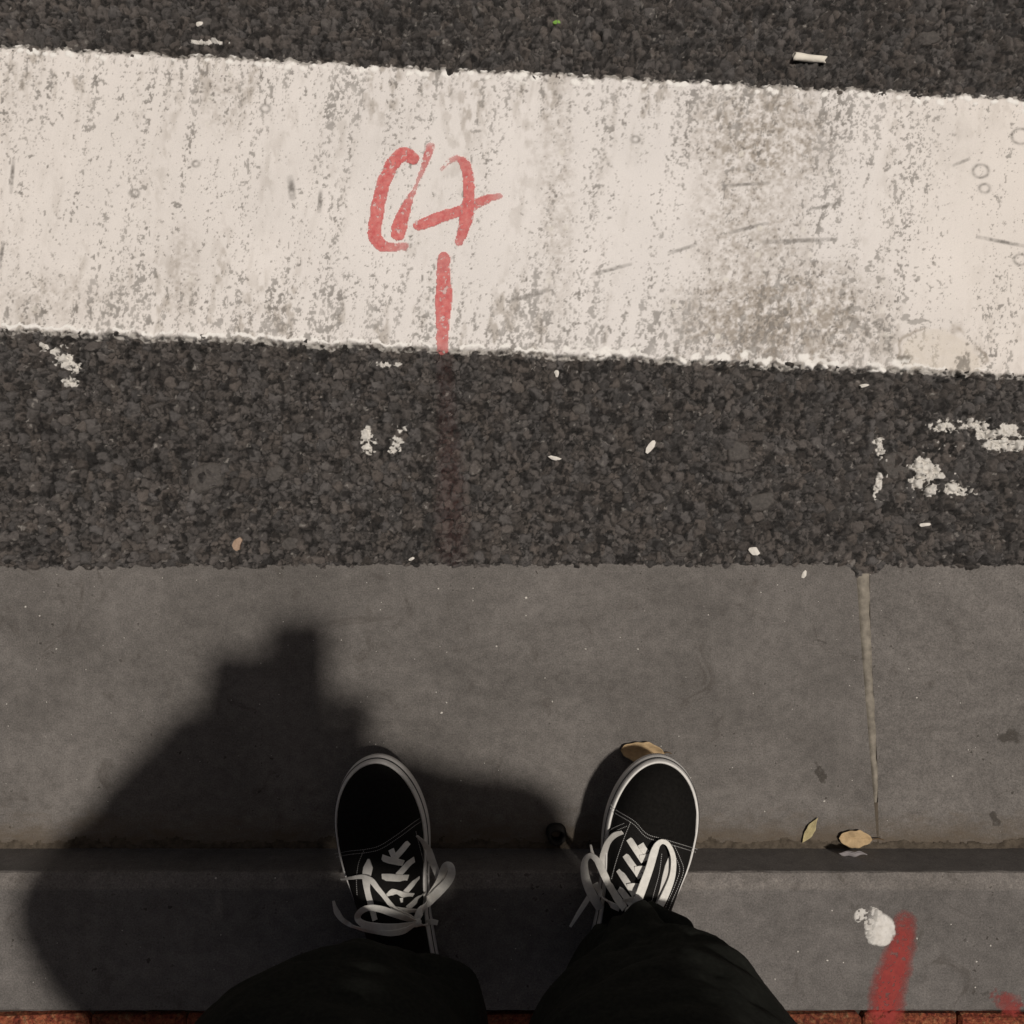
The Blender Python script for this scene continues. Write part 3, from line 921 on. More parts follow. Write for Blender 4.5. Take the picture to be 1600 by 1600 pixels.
def paper_tube(px, py, length, r, rot):
    o = empty('cigarette_stub', P(px, py, .0)); tag(o, 'short white rolled paper stub lying on asphalt above the stripe', 'cigarette stub')
    n, m = 14, 18
    v = []; f = []
    rn = random.Random(2)
    for i in range(n + 1):
        t = i / n
        for k in range(m):
            a = 2 * math.pi * k / m
            rr = r * (1.12 - .26 * t) * (1 + .07 * math.sin(3 * a + 5 * t) + .05 * math.sin(9 * t + a))
            x = (t - .5) * length + (.0012 * math.sin(2 * a) if i in (0, n) else 0)
            v.append((x, rr * math.cos(a), r + rr * .85 * math.sin(a)))
        if i:
            a0, b0 = (i - 1) * m, i * m
            f += [(a0 + k, b0 + k, b0 + (k + 1) % m, a0 + (k + 1) % m) for k in range(m)]
    mesh_obj('paper', v, f, M_paper, o).modifiers.new('thickness', 'SOLIDIFY').thickness = .0004
    # tobacco plug
    bm = bmesh.new()
    bmesh.ops.create_cone(bm, cap_ends=True, segments=14, radius1=r * .8, radius2=r * .7, depth=length * .9)
    bmesh.ops.rotate(bm, verts=bm.verts, matrix=__import__('mathutils').Matrix.Rotation(math.pi / 2, 3, 'Y'))
    bmesh.ops.translate(bm, verts=bm.verts, vec=(0, 0, r))
    bm_obj('filling', bm, M_stem, o)
    o.rotation_euler = (0, 0, rot)
    o.location.z = .0015
paper_tube(1263, 94, .0365, .0039, -.09)

def ring_thing():
    o_loc = P(869, 1303, .008)
    v = []; f = []
    prof = [(.0060, .000), (.0066, .013), (.0085, .0145), (.0108, .013), (.0114, .008), (.0105, .004), (.0116, .000)]
    n = 28; m = len(prof)
    for i in range(n):
        a = 2 * math.pi * i / n
        for r, z in prof:
            w = 1 + .04 * math.sin(3 * a + 1)
            v.append((r * w * math.cos(a), r * w * math.sin(a), z))
        b = ((i + 1) % n) * m; a0 = i * m
        f += [(a0 + k, b + k, b + k + 1, a0 + k + 1) for k in range(m - 1)]
        f.append((a0 + m - 1, b + m - 1, b, a0))
    o = mesh_obj('rubber_ring', v, f, M_ring)
    o.location = (o_loc.x, o_loc.y, .001); o.rotation_euler = (.12, .05, .3)
    tag(o, 'dark hollow ring lying at the kerb foot between the shoes', 'ring')
ring_thing()

def chip(px, py, w, h, rot, mat, label, z=.0040, seed=0, name='paper_chip', cat='litter', group=None):
    rn = random.Random(seed + px)
    n = 9; c = P(px, py)
    v = []; f = []
    ring = []
    for i in range(n):
        a = 2 * math.pi * i / n; r = 1 + rn.uniform(-.32, .2)
        x, y = w * S / 2 * r * math.cos(a), h * S / 2 * r * math.sin(a)
        ring.append((x * math.cos(rot) - y * math.sin(rot), x * math.sin(rot) + y * math.cos(rot)))
    for zz in (-.0035, .0010):
        for (x, y) in ring: v.append((x, y, zz + .0009 * math.sin(x * 500 + y * 300)))
    v.append((0, 0, .0017))
    for i in range(n):
        j = (i + 1) % n
        f.append((i, j, n + j, n + i)); f.append((n + i, n + j, 2 * n))
    f.append(tuple(range(n))[::-1])
    o = mesh_obj(name, v, f, mat, None, False)
    o.location = (c.x, c.y, z)
    tag(o, label, cat, group)
chip(1016, 698, 26, 11, 1.0, M_chip, 'white slender chip on asphalt right of centre')
chip(866, 716, 20, 7, -.1, M_chip, 'small white sliver on asphalt below the middle of the stripe')
chip(1176, 860, 20, 13, -.4, M_chip, 'white rounded chip on asphalt near the gutter edge')
chip(372, 850, 14, 22, -.25, M_tan, 'tan flake on asphalt at the gutter edge, left side', name='tan_flake')
chip(869, 38, 13, 7, .1, M_green, 'tiny green scrap on asphalt at the top of the picture', name='green_scrap')
chip(313, 41, 13, 8, .1, M_chip, 'small white chip on asphalt above the stripe at left')
chip(1442, 820, 20, 6, .1, M_chip, 'thin white sliver on asphalt below the clumped splash')
chip(870, 584, 8, 11, .1, M_chip, 'tiny white chip just under the stripe near the middle')
chip(1348, 603, 14, 6, .1, M_chip, 'tiny white chip just under the stripe at right')
chip(644, 873, 10, 6, .5, M_chip, 'tiny white chip at the asphalt edge near the faded red streak')
chip(1256, 898, 7, 15, -.5, M_chip, 'faint whitish scrap on gutter left of the slab joint', z=.0001)

# ------------------------------------------------------------------ person
person = empty('person', (0, -.45, Z_K))
tag(person, 'person in black trousers and black lace-up sneakers standing on the kerb edge', 'person')
INV = Vector((0, .45, -Z_K))          # children are modelled in world metres

def child(o, parent=None):
    """hang a world-space mesh under the person (or one of its parts)"""
    if parent is None:
        o.parent = person; o.location = INV
    else:
        o.parent = parent
    return o

# --- sneakers ------------------------------------------------------
LEN = .268
U0, U1 = .14, .715                      # straight part; heel and toe are half ellipses
U_ = [.14, .22, .35, .5, .60, .66, .72]
WL = [.0325, .0345, .0390, .0475, .0525, .0535, .0530]     # outer side
WM = [.0325, .0320, .0320, .0370, .0430, .0455, .0465]     # inner side
HU = [(0, .060), (.1, .070), (.2, .074), (.3, .082), (.38, .086), (.46, .079), (.55, .066), (.65, .053), (.75, .046), (.85, .043), (1.0, .042)]
UD = np.linspace(0, 1, 400)
def smooth_interp(xs_, ys_):
    y = np.interp(UD, xs_, ys_)
    k = np.ones(31) / 31
    return np.convolve(np.pad(y, 15, mode='edge'), k, 'valid')
WLs, WMs = smooth_interp(U_, WL), smooth_interp(U_, WM)
HUs = smooth_interp([a for a, b in HU], [b for a, b in HU])

class Shoe:
    def __init__(self, toe_px, toe_py, angle, side):
        self.side = side                       # +1 right foot (outer side = +v), -1 left foot
        toe = P(toe_px, toe_py, Z_K + .028)
        self.ax = Vector((math.sin(angle), math.cos(angle), 0))      # heel -> toe
        self.lat = Vector((math.cos(angle), -math.sin(angle), 0))    # to the right
        self.o = Vector((toe.x, toe.y, 0)) - self.ax * LEN
    def w(self, u, v, z):
        p = self.o + self.ax * (u * LEN) + self.lat * v
        return Vector((p.x, p.y, Z_K + z))
    def local(self, p):
        d = Vector((p.x - self.o.x, p.y - self.o.y, 0))
        return d.dot(self.ax) / LEN, d.dot(self.lat)
    def hw(self, u, d=0.0):
        """half widths (right, left) of the outline inset by d"""
        uc = min(max(u, U0), U1)
        l = float(np.interp(uc, UD, WLs)) - d; m = float(np.interp(uc, UD, WMs)) - d
        k = 1.0
        if u > U1: k = math.sqrt(max(1 - ((u - U1) / (1 - U1 - d / LEN)) ** 2, 0))
        if u < U0: k = math.sqrt(max(1 - ((U0 - u) / (U0 - d / LEN)) ** 2, 0))
        l *= k; m *= k
        return (l, m) if self.side > 0 else (m, l)
    def rad(self, u, v, d=.0050):
        """0 on the spine, 1 on the rim"""
        uc = min(max(u, U0), U1)
        r_, l_ = self.hw(uc, d)
        a = abs(v) / (r_ if v > 0 else l_)
        if u > U1: a = math.hypot(a, (u - U1) / (1 - U1 - d / LEN))
        if u < U0: a = math.hypot(a, (U0 - u) / (U0 - d / LEN))
        return min(a, 1.0)
    def top(self, u, v):
        us = min(max(u, U0), U1)
        return .0215 + (float(np.interp(us, UD, HUs)) - .009) * self.prof(self.rad(u, v), us)
    def prof(self, s, u):
        p = 2.1 + .7 * min(max((u - .55) / .2, 0), 1)
        return max(1 - s ** p, 0) ** .60
    def hit(self, px, py, lift=0.0):
        z = .07
        for _ in range(6):
            p = P(px, py, Z_K + z)
            u, v = self.local(p)
            z = self.top(u, v) + lift
        return P(px, py, Z_K + z)

def rim_pts(sh, d, n=160):
    """sole outline inset by d metres, as (u, v): heel, right side, toe, left side"""
    pts = []
    e0, e1 = d / LEN, 1 - d / LEN
    for k in range(n):
        a = 2 * math.pi * k / n
        u = e0 + (e1 - e0) * (.5 - .5 * math.cos(a))
        r_, l_ = sh.hw(u, d)
        pts.append((u, r_ if a < math.pi else -l_))
    return pts

def build_shoe(sh, label):
    IN = lambda d: rim_pts(sh, d)
    n = 160
    root = empty('shoe'); child(root); root['label'] = label
    def loft(rings, closed_top=False):
        v = []; f = []
        for ring, z in rings: v += [sh.w(u, w_, z) for u, w_ in ring]
        for k in range(len(rings) - 1):
            for i in range(n):
                j = (i + 1) % n
                f.append((k * n + i, k * n + j, (k + 1) * n + j, (k + 1) * n + i))
        f.append(tuple(range(n))[::-1])
        if closed_top: f.append(tuple(range((len(rings) - 1) * n, len(rings) * n)))
        return v, f
    # rubber sole wall: flared at the bottom, a groove half way up, rounded lip on top
    v, f = loft([(IN(.002), 0), (IN(0), .002), (IN(.0002), .008), (IN(.0012), .0152), (IN(.0018), .0160), (IN(.0018), .0172), (IN(.0016), .0180), (IN(.0030), .0250), (IN(.0037), .0258), (IN(.0048), .0256), (IN(.0066), .0220)], True)
    mesh_obj('sole', v, f, M_rubber, root)
    lv, lf = loft([(IN(.0020), .0152), (IN(.0009), .0158), (IN(.0009), .0174), (IN(.0020), .0180)])
    mesh_obj('sole_line', lv, lf[:-1], M_line, root)
    # upper: rays from the sole rim to the spine
    rim = IN(.0050)
    Mr = 26
    v = []; f = []
    for (u, w_) in rim:
        us = min(max(u, U0), U1)
        for k in range(Mr + 1):
            s = 1 - k / Mr
            uu = us + (u - us) * s; vv = w_ * s
            v.append(sh.w(uu, vv, .0215 + (float(np.interp(us, UD, HUs)) - .009) * sh.prof(s, us)))
    for i in range(n):
        j = (i + 1) % n
        for k in range(Mr):
            f.append((i * (Mr + 1) + k, j * (Mr + 1) + k, j * (Mr + 1) + k + 1, i * (Mr + 1) + k + 1))
    up = mesh_obj('upper', v, f, M_canvas, root)
    bm = bmesh.new(); bm.from_mesh(up.data); bmesh.ops.remove_doubles(bm, verts=bm.verts, dist=.0002)
    bmesh.ops.recalc_face_normals(bm, faces=bm.faces[:]); bm.to_mesh(up.data); bm.free()
    return root

def ribbon(pts, width, thick=.0014, ups=None, taper=False):
    """flat lace band through 3-D points; returns verts, faces"""
    c = [Vector(p) for p in smooth_poly([tuple(p) for p in pts], 8)]
    ws = np.interp(np.linspace(0, 1, len(c)), np.linspace(0, 1, len(width)), width) if isinstance(width, (list, tuple)) else [width] * len(c)
    v = []; f = []
    n = len(c)
    for i in range(n):
        t = (c[min(i + 1, n - 1)] - c[max(i - 1, 0)]).normalized()
        up = Vector((0, 0, 1)) if ups is None else ups(i / (n - 1))
        s = t.cross(up)
        if s.length < .15: s = t.cross(Vector((.3, 1, .2)))
        s.normalize(); nn = s.cross(t).normalized()
        w = ws[i] / 2
        for a, b in ((-1, 0), (-.92, .5), (0, .6), (.92, .5), (1, 0), (.92, -.5), (0, -.5), (-.92, -.5)):
            v.append(c[i] + s * (a * w) + nn * (b * thick))
        if i:
            a0, b0 = (i - 1) * 8, i * 8
            f += [(a0 + k, b0 + k, b0 + (k + 1) % 8, a0 + (k + 1) % 8) for k in range(8)]
    f.append(tuple(range(8))); f.append(tuple(range((n - 1) * 8, n * 8))[::-1])
    return v, f

PXS = .00067                                   # metres per pixel at lace height
def lace(sh, root, pts, wpx, name='lace', mat=None, thick=.0011):
    """pts: (px, py, lift above the upper)"""
    w3 = [sh.hit(x, y, l) for x, y, l in pts]
    wd = [q * PXS for q in wpx] if isinstance(wpx, (list, tuple)) else wpx * PXS
    v, f = ribbon(w3, wd, thick)
    return mesh_obj(name, v, f, mat or M_lace, root, False)

def stitches(sh, root, pts, gap=.0021, off=0.0, name='stitching'):
    c = smooth_poly(pts, 30)
    w3 = [sh.hit(x, y, .0012) for x, y in c[:, :2]]
    v = []; f = []
    acc = 0; last = w3[0]; d = 0
    side_off = off
    i = 0
    line = []
    for a, b in zip(w3[:-1], w3[1:]):
        L = (b - a).length
        if L < 1e-6: continue
        while acc < L:
            line.append((a.lerp(b, acc / L), (b - a).normalized()))
            acc += gap
        acc -= L
    for p, t in line:
        s = t.cross(Vector((0, 0, 1))).normalized()
        p = p + s * side_off
        a = p - t * gap * .33; b = p + t * gap * .33
        k = len(v)
        for q, sc in ((a, .6), (p, 1), (b, .6)):
            v += [q - s * .00042 * sc, q + Vector((0, 0, .0005 * sc)), q + s * .00042 * sc]
        f += [(k, k + 3, k + 4, k + 1), (k + 1, k + 4, k + 5, k + 2), (k + 3, k + 6, k + 7, k + 4), (k + 4, k + 7, k + 8, k + 5)]
    mesh_obj(name, v, f, M_thread, root)

def toe_cap(sh, root, seam):
    """suede cap lying over the toe: columns run from the seam forward to the rim"""
    c = smooth_poly(seam, 10)
    sl = [sh.local(sh.hit(x, y, 0)) for x, y in c[:, :2]]
    n, m = 34, len(sl)
    D = .0053
    v = []; f = []
    for j, (us_, vs_) in enumerate(sl):
        r_, l_ = sh.hw(us_, D)
        vs_ = min(max(vs_, -l_ * .995), r_ * .995)
        t = vs_ / (r_ if vs_ > 0 else l_)                 # lateral fraction at the seam
        rT, lT = sh.hw(U1, D)
        th = math.asin(max(min(t, 1), -1))
        ue = U1 + (1 - U1 - D / LEN) * math.cos(th); ve = math.sin(th) * (rT if t > 0 else lT)
        for i in range(n + 1):
            k = i / n
            u = us_ + (ue - us_) * k
            if u < U1:
                rr, ll = sh.hw(u, D); vv = t * (rr if t > 0 else ll)
            else:
                kk = (u - U1) / max(ue - U1, 1e-6); vv = ve * 1.0
            v.append(sh.w(u, vv, sh.top(u, vv) + .0012))
    for j in range(m - 1):
        for i in range(n):
            a = j * (n + 1) + i
            f.append((a, a + n + 1, a + n + 2, a + 1))
    return mesh_obj('toe_cap', v, f, M_suede, root)

right = Shoe(1041, 1187, math.radians(13), +1)
rs = build_shoe(right, 'right black sneaker with loosely tied white laces, toes over the kerb edge')
seamR = [(955, 1258), (963, 1266), (991, 1283), (1011, 1303), (1037, 1311), (1083, 1325), (1090, 1327)]
toe_cap(right, rs, seamR)
stitches(right, rs, seamR, .0019); stitches(right, rs, [(x - 1, y + 5) for x, y in seamR], .0019)
dbl = [(1054, 1322), (1063, 1342), (1068, 1360), (1060, 1385), (1050, 1408), (1041, 1432), (1030, 1465)]
stitches(right, rs, dbl, .0024); stitches(right, rs, [(x - 6, y) for x, y in dbl], .0024)
dbr = [(944, 1313), (949, 1302), (958, 1294), (976, 1286)]
stitches(right, rs, dbr, .0021); stitches(right, rs, [(x + 3, y + 5) for x, y in dbr], .0021)
stitches(right, rs, [(985, 1285), (975, 1310), (963, 1345), (955, 1375)], .002)
stitches(right, rs, [(1034, 1335), (1030, 1365), (1022, 1395), (1014, 1425)], .002)
lace(right, rs, [(973, 1301, .0012), (962, 1307, .0012), (951, 1320, .0012), (943, 1340, .0012), (938, 1365, .001)], [8, 15, 15, 13, 10], 'side_stripe', M_stripe_leather, .0009)
lace(right, rs, [(1047, 1338, .0012), (1044, 1354, .0012), (1040, 1372, .0012), (1035, 1395, .0012), (1026, 1425, .001), (1019, 1460, .001)], [4, 10, 11, 11, 11, 10], 'side_stripe', M_stripe_leather, .0009)
B = .0022
for a in ([(983, 1311, 0), (990, 1322, B), (998, 1334, B), (1006, 1346, .001)], [(1001, 1319, .001), (1005, 1326, B), (1010, 1333, .001)], [(1000, 1341, B), (1008, 1340, B), (1018, 1338, .0005)],
          [(977, 1336, 0), (985, 1348, B), (993, 1359, B), (1001, 1371, .001)], [(992, 1359, .0035), (1002, 1358, B), (1013, 1359, .0005)],
          [(967, 1359, 0), (975, 1372, B), (983, 1384, B), (992, 1398, .001)], [(981, 1386, .0035), (989, 1385, B), (998, 1386, .001)],
          [(968, 1388, 0), (977, 1400, B), (986, 1412, B), (992, 1420, .002)], [(975, 1410, .003), (985, 1407, .004), (998, 1405, .002)]):
    lace(right, rs, a, 10)
lace(right, rs, [(990, 1424, .006), (996, 1408, .009), (1005, 1384, .012), (1015, 1356, .013), (1022, 1332, .012), (1028, 1319, .010), (1036, 1315, .009), (1045, 1321, .009), (1052, 1340, .010), (1051, 1366, .009), (1043, 1390, .008), (1031, 1414, .007), (1015, 1431, .006), (1002, 1438, .005)],
     [12, 13, 13, 12, 12, 9, 7, 7, 8, 9, 11, 12, 12, 11], 'lace_loop')
lace(right, rs, [(1040, 1392, .005), (1032, 1415, .005), (1024, 1440, .005), (1018, 1468, .004)], 10, 'lace_end')
lace(right, rs, [(976, 1420, .006), (962, 1400, .011), (949, 1377, .016), (938, 1354, .019), (931, 1342, .019), (922, 1337, .017), (915, 1343, .014), (913, 1356, .012), (916, 1376, .010), (926, 1400, .008), (938, 1420, .006)],
     [11, 12, 12, 11, 9, 8, 9, 12, 14, 15, 13], 'lace_loop')
lace(right, rs, [(930, 1380, .006), (940, 1398, .008), (953, 1412, .008), (968, 1420, .006)], 9)
lace(right, rs, [(930, 1345, .011), (926, 1334, .014), (923, 1320, .016)], [6, 5, 3], 'lace_end')
lace(right, rs, [(924, 1395, .007), (915, 1410, .006), (904, 1427, .005), (891, 1448, .004)], [8, 8, 7, 4], 'lace_end')

left_s = Shoe(580, 1187, math.radians(-9.5), -1)
ls = build_shoe(left_s, 'left black sneaker in the shadow with white lace bow, toes over the kerb edge')
seamL = [(524, 1334), (545, 1330), (572, 1327), (594, 1321), (622, 1303), (645, 1286), (660, 1276)]
toe_cap(left_s, ls, seamL)
stitches(left_s, ls, seamL, .0019)
stitches(left_s, ls, [(x + 2, y + 5) for x, y in seamL], .0019)
stitches(left_s, ls, [(568, 1330), (560, 1350), (557, 1375), (558, 1400)], .002)
stitches(left_s, ls, [(650, 1300), (655, 1320), (663, 1350), (672, 1380)], .002)
lace(left_s, ls, [(576, 1342, .0012), (575, 1356, .0012), (573, 1372, .0012), (574, 1392, .0012), (580, 1415, .001), (586, 1438, .001)], [3, 15, 14, 9, 9, 8], 'side_stripe', M_stripe_leather, .0009)
lace(left_s, ls, [(651, 1306, .0012), (659, 1317, .0012), (668, 1330, .0012), (675, 1345, .0012), (683, 1365, .001), (692, 1390, .001)], [4, 13, 15, 12, 10, 8], 'side_stripe', M_stripe_leather, .0009)
for a, w in (([(597, 1340, 0), (608, 1344, B), (618, 1346, B), (630, 1349, .001)], 10), ([(638, 1316, 0), (630, 1326, B), (622, 1335, B), (615, 1342, .001)], 9), ([(611, 1327, .001), (615, 1337, B), (621, 1348, .001)], 9),
             ([(597, 1371, 0), (609, 1371, B), (622, 1372, B), (637, 1372, .001)], 11), ([(647, 1343, 0), (638, 1350, B), (629, 1360, B), (621, 1368, .001)], 9),
             ([(604, 1399, .001), (613, 1394, B), (621, 1394, .003), (631, 1398, .003), (645, 1399, .001)], [4, 10, 6, 9, 8]), ([(655, 1371, 0), (646, 1380, B), (638, 1389, B), (629, 1399, .002)], [4, 8, 8, 8]),
             ([(614, 1421, .001), (628, 1423, B), (640, 1424, B), (652, 1424, .002)], 10), ([(663, 1395, 0), (654, 1403, B), (645, 1412, B), (636, 1420, .002)], 9),
             ([(627, 1403, .001), (628, 1410, .001)], [6, 3])):
    lace(left_s, ls, a, w)
lace(left_s, ls, [(649, 1440, .007), (657, 1424, .010), (670, 1408, .013), (684, 1394, .017), (698, 1379, .022), (705, 1366, .026), (704, 1354, .028), (697, 1352, .026), (692, 1362, .021), (687, 1378, .015), (676, 1396, .010), (662, 1416, .008), (651, 1434, .006)],
     [9, 13, 15, 15, 14, 13, 11, 10, 12, 13, 13, 11, 9], 'lace_loop')
lace(left_s, ls, [(648, 1440, .008), (630, 1433, .011), (611, 1426, .013), (592, 1420, .015), (574, 1419, .016), (562, 1426, .015), (559, 1435, .013), (568, 1444, .010), (590, 1449, .008), (612, 1450, .007), (632, 1447, .006), (648, 1443, .006)],
     [8, 10, 11, 10, 9, 9, 10, 12, 13, 13, 11, 8], 'lace_loop')
lace(left_s, ls, [(648, 1444, .006), (632, 1454, .006), (611, 1458, .006), (588, 1456, .006), (566, 1452, .006), (549, 1446, .006), (535, 1437, .006), (527, 1426, .007), (523, 1416, .009), (521, 1408, .011)],
     [9, 10, 9, 7, 7, 7, 8, 10, 6, 4], 'lace_end')
lace(left_s, ls, [(649, 1441, .007), (657, 1446, .007), (665, 1444, .007), (673, 1440, .006), (684, 1442, .005)], [7, 8, 9, 9, 8], 'lace_end')
lace(left_s, ls, [(533, 1374, .003), (548, 1372, .004), (566, 1370, .005), (580, 1376, .005), (590, 1388, .005), (600, 1400, .005), (611, 1414, .005), (622, 1424, .005), (640, 1432, .006), (648, 1440, .006)],
     [3, 5, 7, 9, 8, 7, 7, 7, 7, 7])
kn = left_s.hit(649, 1441, .006)
kb = bmesh.new(); bmesh.ops.create_icosphere(kb, subdivisions=2, radius=.0052)
for v_ in kb.verts: v_.co = Vector((v_.co.x * 1.25, v_.co.y, v_.co.z * .8)) + kn
bm_obj('lace_knot', kb, M_lace, ls, True)
kn = right.hit(986, 1424, .006)
kb = bmesh.new(); bmesh.ops.create_icosphere(kb, subdivisions=2, radius=.0052)
for v_ in kb.verts: v_.co = Vector((v_.co.x * 1.25, v_.co.y, v_.co.z * .8)) + kn
bm_obj('lace_knot', kb, M_lace, rs, True)

# --- trousers ------------------------------------------------------
def trouser_leg(rings, seed, nth=128, nz=150):
    """rings: (z, cx, cy, rx, ry) from hem to hip"""
    r = np.array(rings)
    z = np.linspace(r[0, 0], r[-1, 0], nz)
    t = np.linspace(0, 1, nz)
    k = np.ones(9) / 9
    def col(i):
        y = np.interp(z, r[:, 0], r[:, i]); return np.convolve(np.pad(y, 4, mode='edge'), k, 'valid')
    cx, cy, rx, ry = (col(i) for i in (1, 2, 3, 4))
    th = np.linspace(0, 2 * np.pi, nth, endpoint=False)
    TH, Z = np.meshgrid(th, z)
    low = sstep(.50, .18, Z)
    cxn, sxn = np.cos(TH), np.sin(TH)
    q1 = fbm(cxn * 1.6 + seed * 7 + Z * 4, sxn * 1.6 + Z * 16, 801, 3)
    q2 = fbm(cxn * 3.2 + seed * 3 - Z * 6, sxn * 3.2 + Z * 30, 802, 2)
    n1 = (q1 - .5) * .046 * (.45 + .55 * low) + (q2 - .5) * .010 * (.5 + .5 * low)
    x = cx[:, None] + (rx[:, None] + n1) * np.cos(TH)
    y = cy[:, None] + (ry[:, None] + n1) * np.sin(TH)
    zz = Z + low * .006 * np.sin(3 * TH + seed) * (1 - t[:, None])
    hem = sstep(.06, 0, t)[:, None]
    zz = zz + hem * (.022 * np.sin(TH))            # hem rides up over the instep, down at the heel
    v = np.stack([x, y, zz], -1).reshape(-1, 3).tolist()
    # turned-in hem
    inner = np.stack([cx[0] + (rx[0] - .006) * np.cos(th), cy[0] + (ry[0] - .006) * np.sin(th), zz[0] + .012], -1)
    v += inner.tolist()
    f = []
    for i in range(nz - 1):
        for j in range(nth):
            q = (j + 1) % nth
            f.append((i * nth + j, i * nth + q, (i + 1) * nth + q, (i + 1) * nth + j))
    o = nz * nth
    for j in range(nth):
        q = (j + 1) % nth
        f.append((o + j, o + q, q, j))
    return v, f

def join_meshes(parts):
    V = []; F = []
    for v, f in parts:
        k = len(V); V += v; F += [tuple(i + k for i in q) for q in f]
    return V, F
legR = trouser_leg([(.160, .118, -.452, .055, .060), (.22, .122, -.449, .068, .064), (.30, .126, -.444, .098, .074), (.40, .122, -.438, .120, .084), (.52, .114, -.437, .112, .088), (.70, .102, -.440, .096, .092), (.86, .086, -.445, .098, .105), (.93, .080, -.447, .094, .10)], 1.3)
legL = trouser_leg([(.150, -.126, -.488, .070, .064), (.22, -.136, -.472, .090, .068), (.30, -.146, -.452, .114, .078), (.40, -.146, -.444, .122, .086), (.52, -.132, -.442, .112, .090), (.70, -.104, -.442, .096, .092), (.86, -.086, -.445, .098, .105), (.93, -.080, -.447, .094, .10)], 4.1)
V, F = join_meshes([legR, legL])
child(mesh_obj('trousers', V, F, M_cloth))

# --- body, jacket, hair -------------------------------------------
def capsules(segs, balls=()):
    bm = bmesh.new()
    def ico(c, r):
        t = bmesh.new(); bmesh.ops.create_icosphere(t, subdivisions=2, radius=1)
        r3 = r if isinstance(r, tuple) else (r, r, r)
        pts = [Vector((v.co.x * r3[0], v.co.y * r3[1], v.co.z * r3[2])) + Vector(c) for v in t.verts]
        t.free(); return pts
    sets = [ico(a, ra) + ico(b, rb) for a, ra, b, rb in segs] + [ico(c, r) for c, r in balls]
    for pts in sets:
        vs = [bm.verts.new(p) for p in pts]
        res = bmesh.ops.convex_hull(bm, input=vs)
        junk = [g for g in res['geom_interior'] if isinstance(g, bmesh.types.BMVert)]
        if junk: bmesh.ops.delete(bm, geom=junk, context='VERTS')
    return bm

def fuse(name, bm, voxel, smooth, mat, noise=0.0, nscale=20):
    me = bpy.data.meshes.new(name); bm.to_mesh(me); bm.free()
    o = bpy.data.objects.new(name, me); COL.objects.link(o)
    r = o.modifiers.new('r', 'REMESH'); r.mode = 'VOXEL'; r.voxel_size = voxel; r.use_smooth_shade = True
    s_ = o.modifiers.new('s', 'SMOOTH'); s_.iterations = smooth; s_.factor = .5
    dg = bpy.context.evaluated_depsgraph_get()
    m2 = bpy.data.meshes.new_from_object(o.evaluated_get(dg))
    o.modifiers.clear(); o.data = m2; m2.name = name
    bpy.data.meshes.remove(me)
    if noise:
        n = len(m2.vertices)
        co = np.empty(n * 3, np.float32); m2.vertices.foreach_get('co', co); co = co.reshape(-1, 3).astype(float)
        no = np.empty(n * 3, np.float32); m2.vertices.foreach_get('normal', no); no = no.reshape(-1, 3)
        q = fbm(co[:, 0] * nscale + co[:, 2] * nscale * .7, co[:, 1] * nscale - co[:, 2] * nscale * 1.3, 901, 3) - .5
        co += no * (q * noise)[:, None]
        m2.vertices.foreach_set('co', co.astype(np.float32).reshape(-1)); m2.update()
    m2.materials.clear(); m2.materials.append(mat)
    m2.polygons.foreach_set('use_smooth', [True] * len(m2.polygons))
    return o

SHR, SHL = (.160, -.400, 1.285), (-.130, -.420, 1.285)
ELR, WRR = (.208, -.250, 1.030), (.002, -.180, 1.125)
ELL, WRL = (-.262, -.320, 1.000), (-.128, -.132, 1.138)
HEAD = (.0, -.215, 1.420)
segs = [((0, -.455, .90), (.128, .085, .07), (0, -.45, 1.05), (.125, .09, .08)), ((0, -.45, 1.05), (.125, .09, .08), (0, -.405, 1.23), (.15, .09, .07)),
        (SHR, .05, SHL, .05), ((0, -.39, 1.29), .055, (-.015, -.30, 1.375), .052), ((-.015, -.30, 1.375), .052, HEAD, .06)]
for s_, sh_, el, wr in ((1, SHR, ELR, WRR), (-1, SHL, ELL, WRL)):
    segs += [(sh_, .05, el, .038), (el, .038, wr, .026)]
    segs += [((.09 * s_, -.46, .88), .085, (.115 * s_, -.44, .50), .055), ((.115 * s_, -.44, .50), .055, (.118 * s_, -.505, .16), .034), ((.118 * s_, -.505, .16), .034, (.118 * s_, -.475, .13), .020)]
# head: skull, jaw, nose, ears, brow; tilted forward to look at the phone
hd = Vector(HEAD)
fwd = Vector((0, .64, -.768)); upv = Vector((0, .768, .64))
def hp(f_, u_, x_=0): return tuple(hd + fwd * f_ + upv * u_ + Vector((x_, 0, 0)))
balls = [(hp(-.012, .02), (.074, .090, .092)), (hp(.022, -.055), (.052, .055, .052)), (hp(.05, .012), (.056, .04, .04))]
segs += [(hp(.078, .005), .009, hp(.098, -.028), .012), (hp(.06, -.09), .022, hp(.045, -.075), .032),
         (hp(.082, -.058, -.018), .006, hp(.082, -.058, .018), .006), (hp(.081, -.066, -.014), .006, hp(.081, -.066, .014), .006),
         (hp(.078, .022, -.036), .009, hp(.078, .022, .036), .009)]
for s_ in (1, -1):
    segs += [(hp(-.01, .015, .076 * s_), .010, hp(-.014, -.025, .073 * s_), .009)]
    balls += [(hp(.072, .004, .03 * s_), .011)]
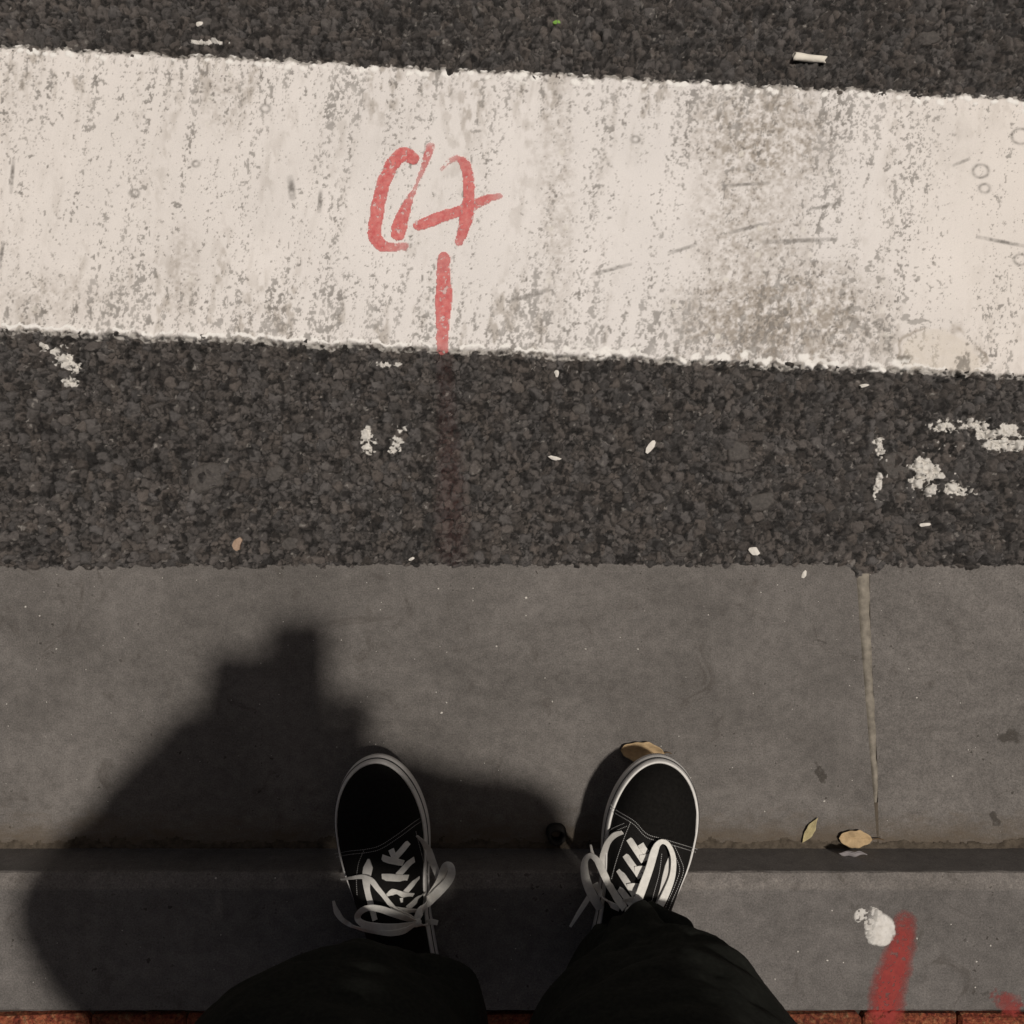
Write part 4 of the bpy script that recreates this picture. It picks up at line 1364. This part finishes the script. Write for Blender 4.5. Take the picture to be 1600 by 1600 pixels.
# hands: palm, four fingers, thumb, closed on the long sides of the phone
def hand(s_, wr, px_, y_mid, k_=1.0):
    w = Vector(wr)
    knx = px_ + s_ * .022                       # knuckles just outside the phone's edge
    out = []
    ys_ = [y_mid + .033, y_mid + .011, y_mid - .011, y_mid - .032]
    lens = [.052, .057, .054, .044]
    palm_c = Vector((px_ + s_ * .048 * k_, y_mid - .006, 1.172))
    for k, (yy, L) in enumerate(zip(ys_, lens)):
        base = Vector((px_ + s_ * .055 * k_, yy * .9 + palm_c.y * .1, 1.168))
        j1 = Vector((px_ + s_ * .020, yy, 1.1625))
        j2 = Vector((px_ + s_ * (.020 - L * .45), yy + .003, 1.1715))
        j3 = Vector((px_ + s_ * (.018 - L * .72), yy + .005, 1.1755))
        out += [(tuple(w.lerp(base, .35)), .017, tuple(base), .0125), (tuple(base), .0125, tuple(j1), .0088), (tuple(j1), .0088, tuple(j2), .0080), (tuple(j2), .0080, tuple(j3), .0068)]
    t0 = Vector((px_ + s_ * .060 * k_, y_mid - .030, 1.178)); t1 = Vector((px_ + s_ * .030, y_mid - .008, 1.197)); t2 = Vector((px_ - s_ * .002, y_mid + .012, 1.202))
    out += [(tuple(w.lerp(t0, .5)), .018, tuple(t0), .014), (tuple(t0), .014, tuple(t1), .0100), (tuple(t1), .0100, tuple(t2), .0082)]
    out += [(tuple(w), .024, (px_ + s_ * .012, y_mid - .045, 1.168), .018)]
    return out
PH_X0, PH_X1, PH_Y0, PH_Y1, PH_Z = -.056, .021, -.138, .019, 1.1845
segs += hand(-1, WRL, PH_X0, -.062, 1.1) + hand(1, WRR, PH_X1, -.112, .62)
body = fuse('body', capsules(segs, balls), .0042, 6, M_skin)
child(body)
jk = [((0, -.445, .76), (.200, .130, .06), (0, -.445, 1.00), (.172, .105, .06)), ((0, -.445, 1.00), (.172, .105, .06), (0, -.425, 1.24), (.160, .092, .06)),
      (SHR, .066, SHL, .066), ((0, -.385, 1.31), .080, (-.01, -.340, 1.345), .070)]
for sh_, el, wr in ((SHR, ELR, WRR), (SHL, ELL, WRL)):
    w = Vector(el).lerp(Vector(wr), .93)
    jk += [(sh_, .080, el, .096 if el is ELL else .064), (el, .096 if el is ELL else .064, tuple(w), .056)]
child(fuse('jacket', capsules(jk), .008, 5, M_jacket, .016, 24))
hr = capsules([], [(hp(-.025, .035), (.083, .092, .098)), (hp(-.055, -.01), (.072, .06, .085)), (hp(.03, .085), (.062, .05, .032))])
child(fuse('hair', hr, .006, 3, M_hair, .012, 70))

# --- phone ----------------------------------------------------------
phone = empty('phone', ((PH_X0 + PH_X1) / 2, (PH_Y0 + PH_Y1) / 2, PH_Z))
tag(phone, 'flat black phone held level in both hands above the gutter', 'phone')
bm = bmesh.new(); bmesh.ops.create_cube(bm, size=1)
for v_ in bm.verts: v_.co = (v_.co.x * (PH_X1 - PH_X0), v_.co.y * (PH_Y1 - PH_Y0), v_.co.z * .0078 + .0042)
bmesh.ops.bevel(bm, geom=[e for e in bm.edges if abs(e.verts[0].co.z - e.verts[1].co.z) > .005], offset=.009, segments=5, affect='EDGES')
bmesh.ops.bevel(bm, geom=[e for e in bm.edges if abs(e.verts[0].co.z - e.verts[1].co.z) < .001], offset=.0012, segments=2, affect='EDGES')
bm_obj('phone_body', bm, M_phone, phone, False)
bm = bmesh.new(); bmesh.ops.create_cube(bm, size=1)
for v_ in bm.verts: v_.co = (v_.co.x * .072, v_.co.y * .150, v_.co.z * .0004 + .0083)
bm_obj('screen', bm, mat_simple('phone_glass', (.01, .01, .012), .08, .5), phone)
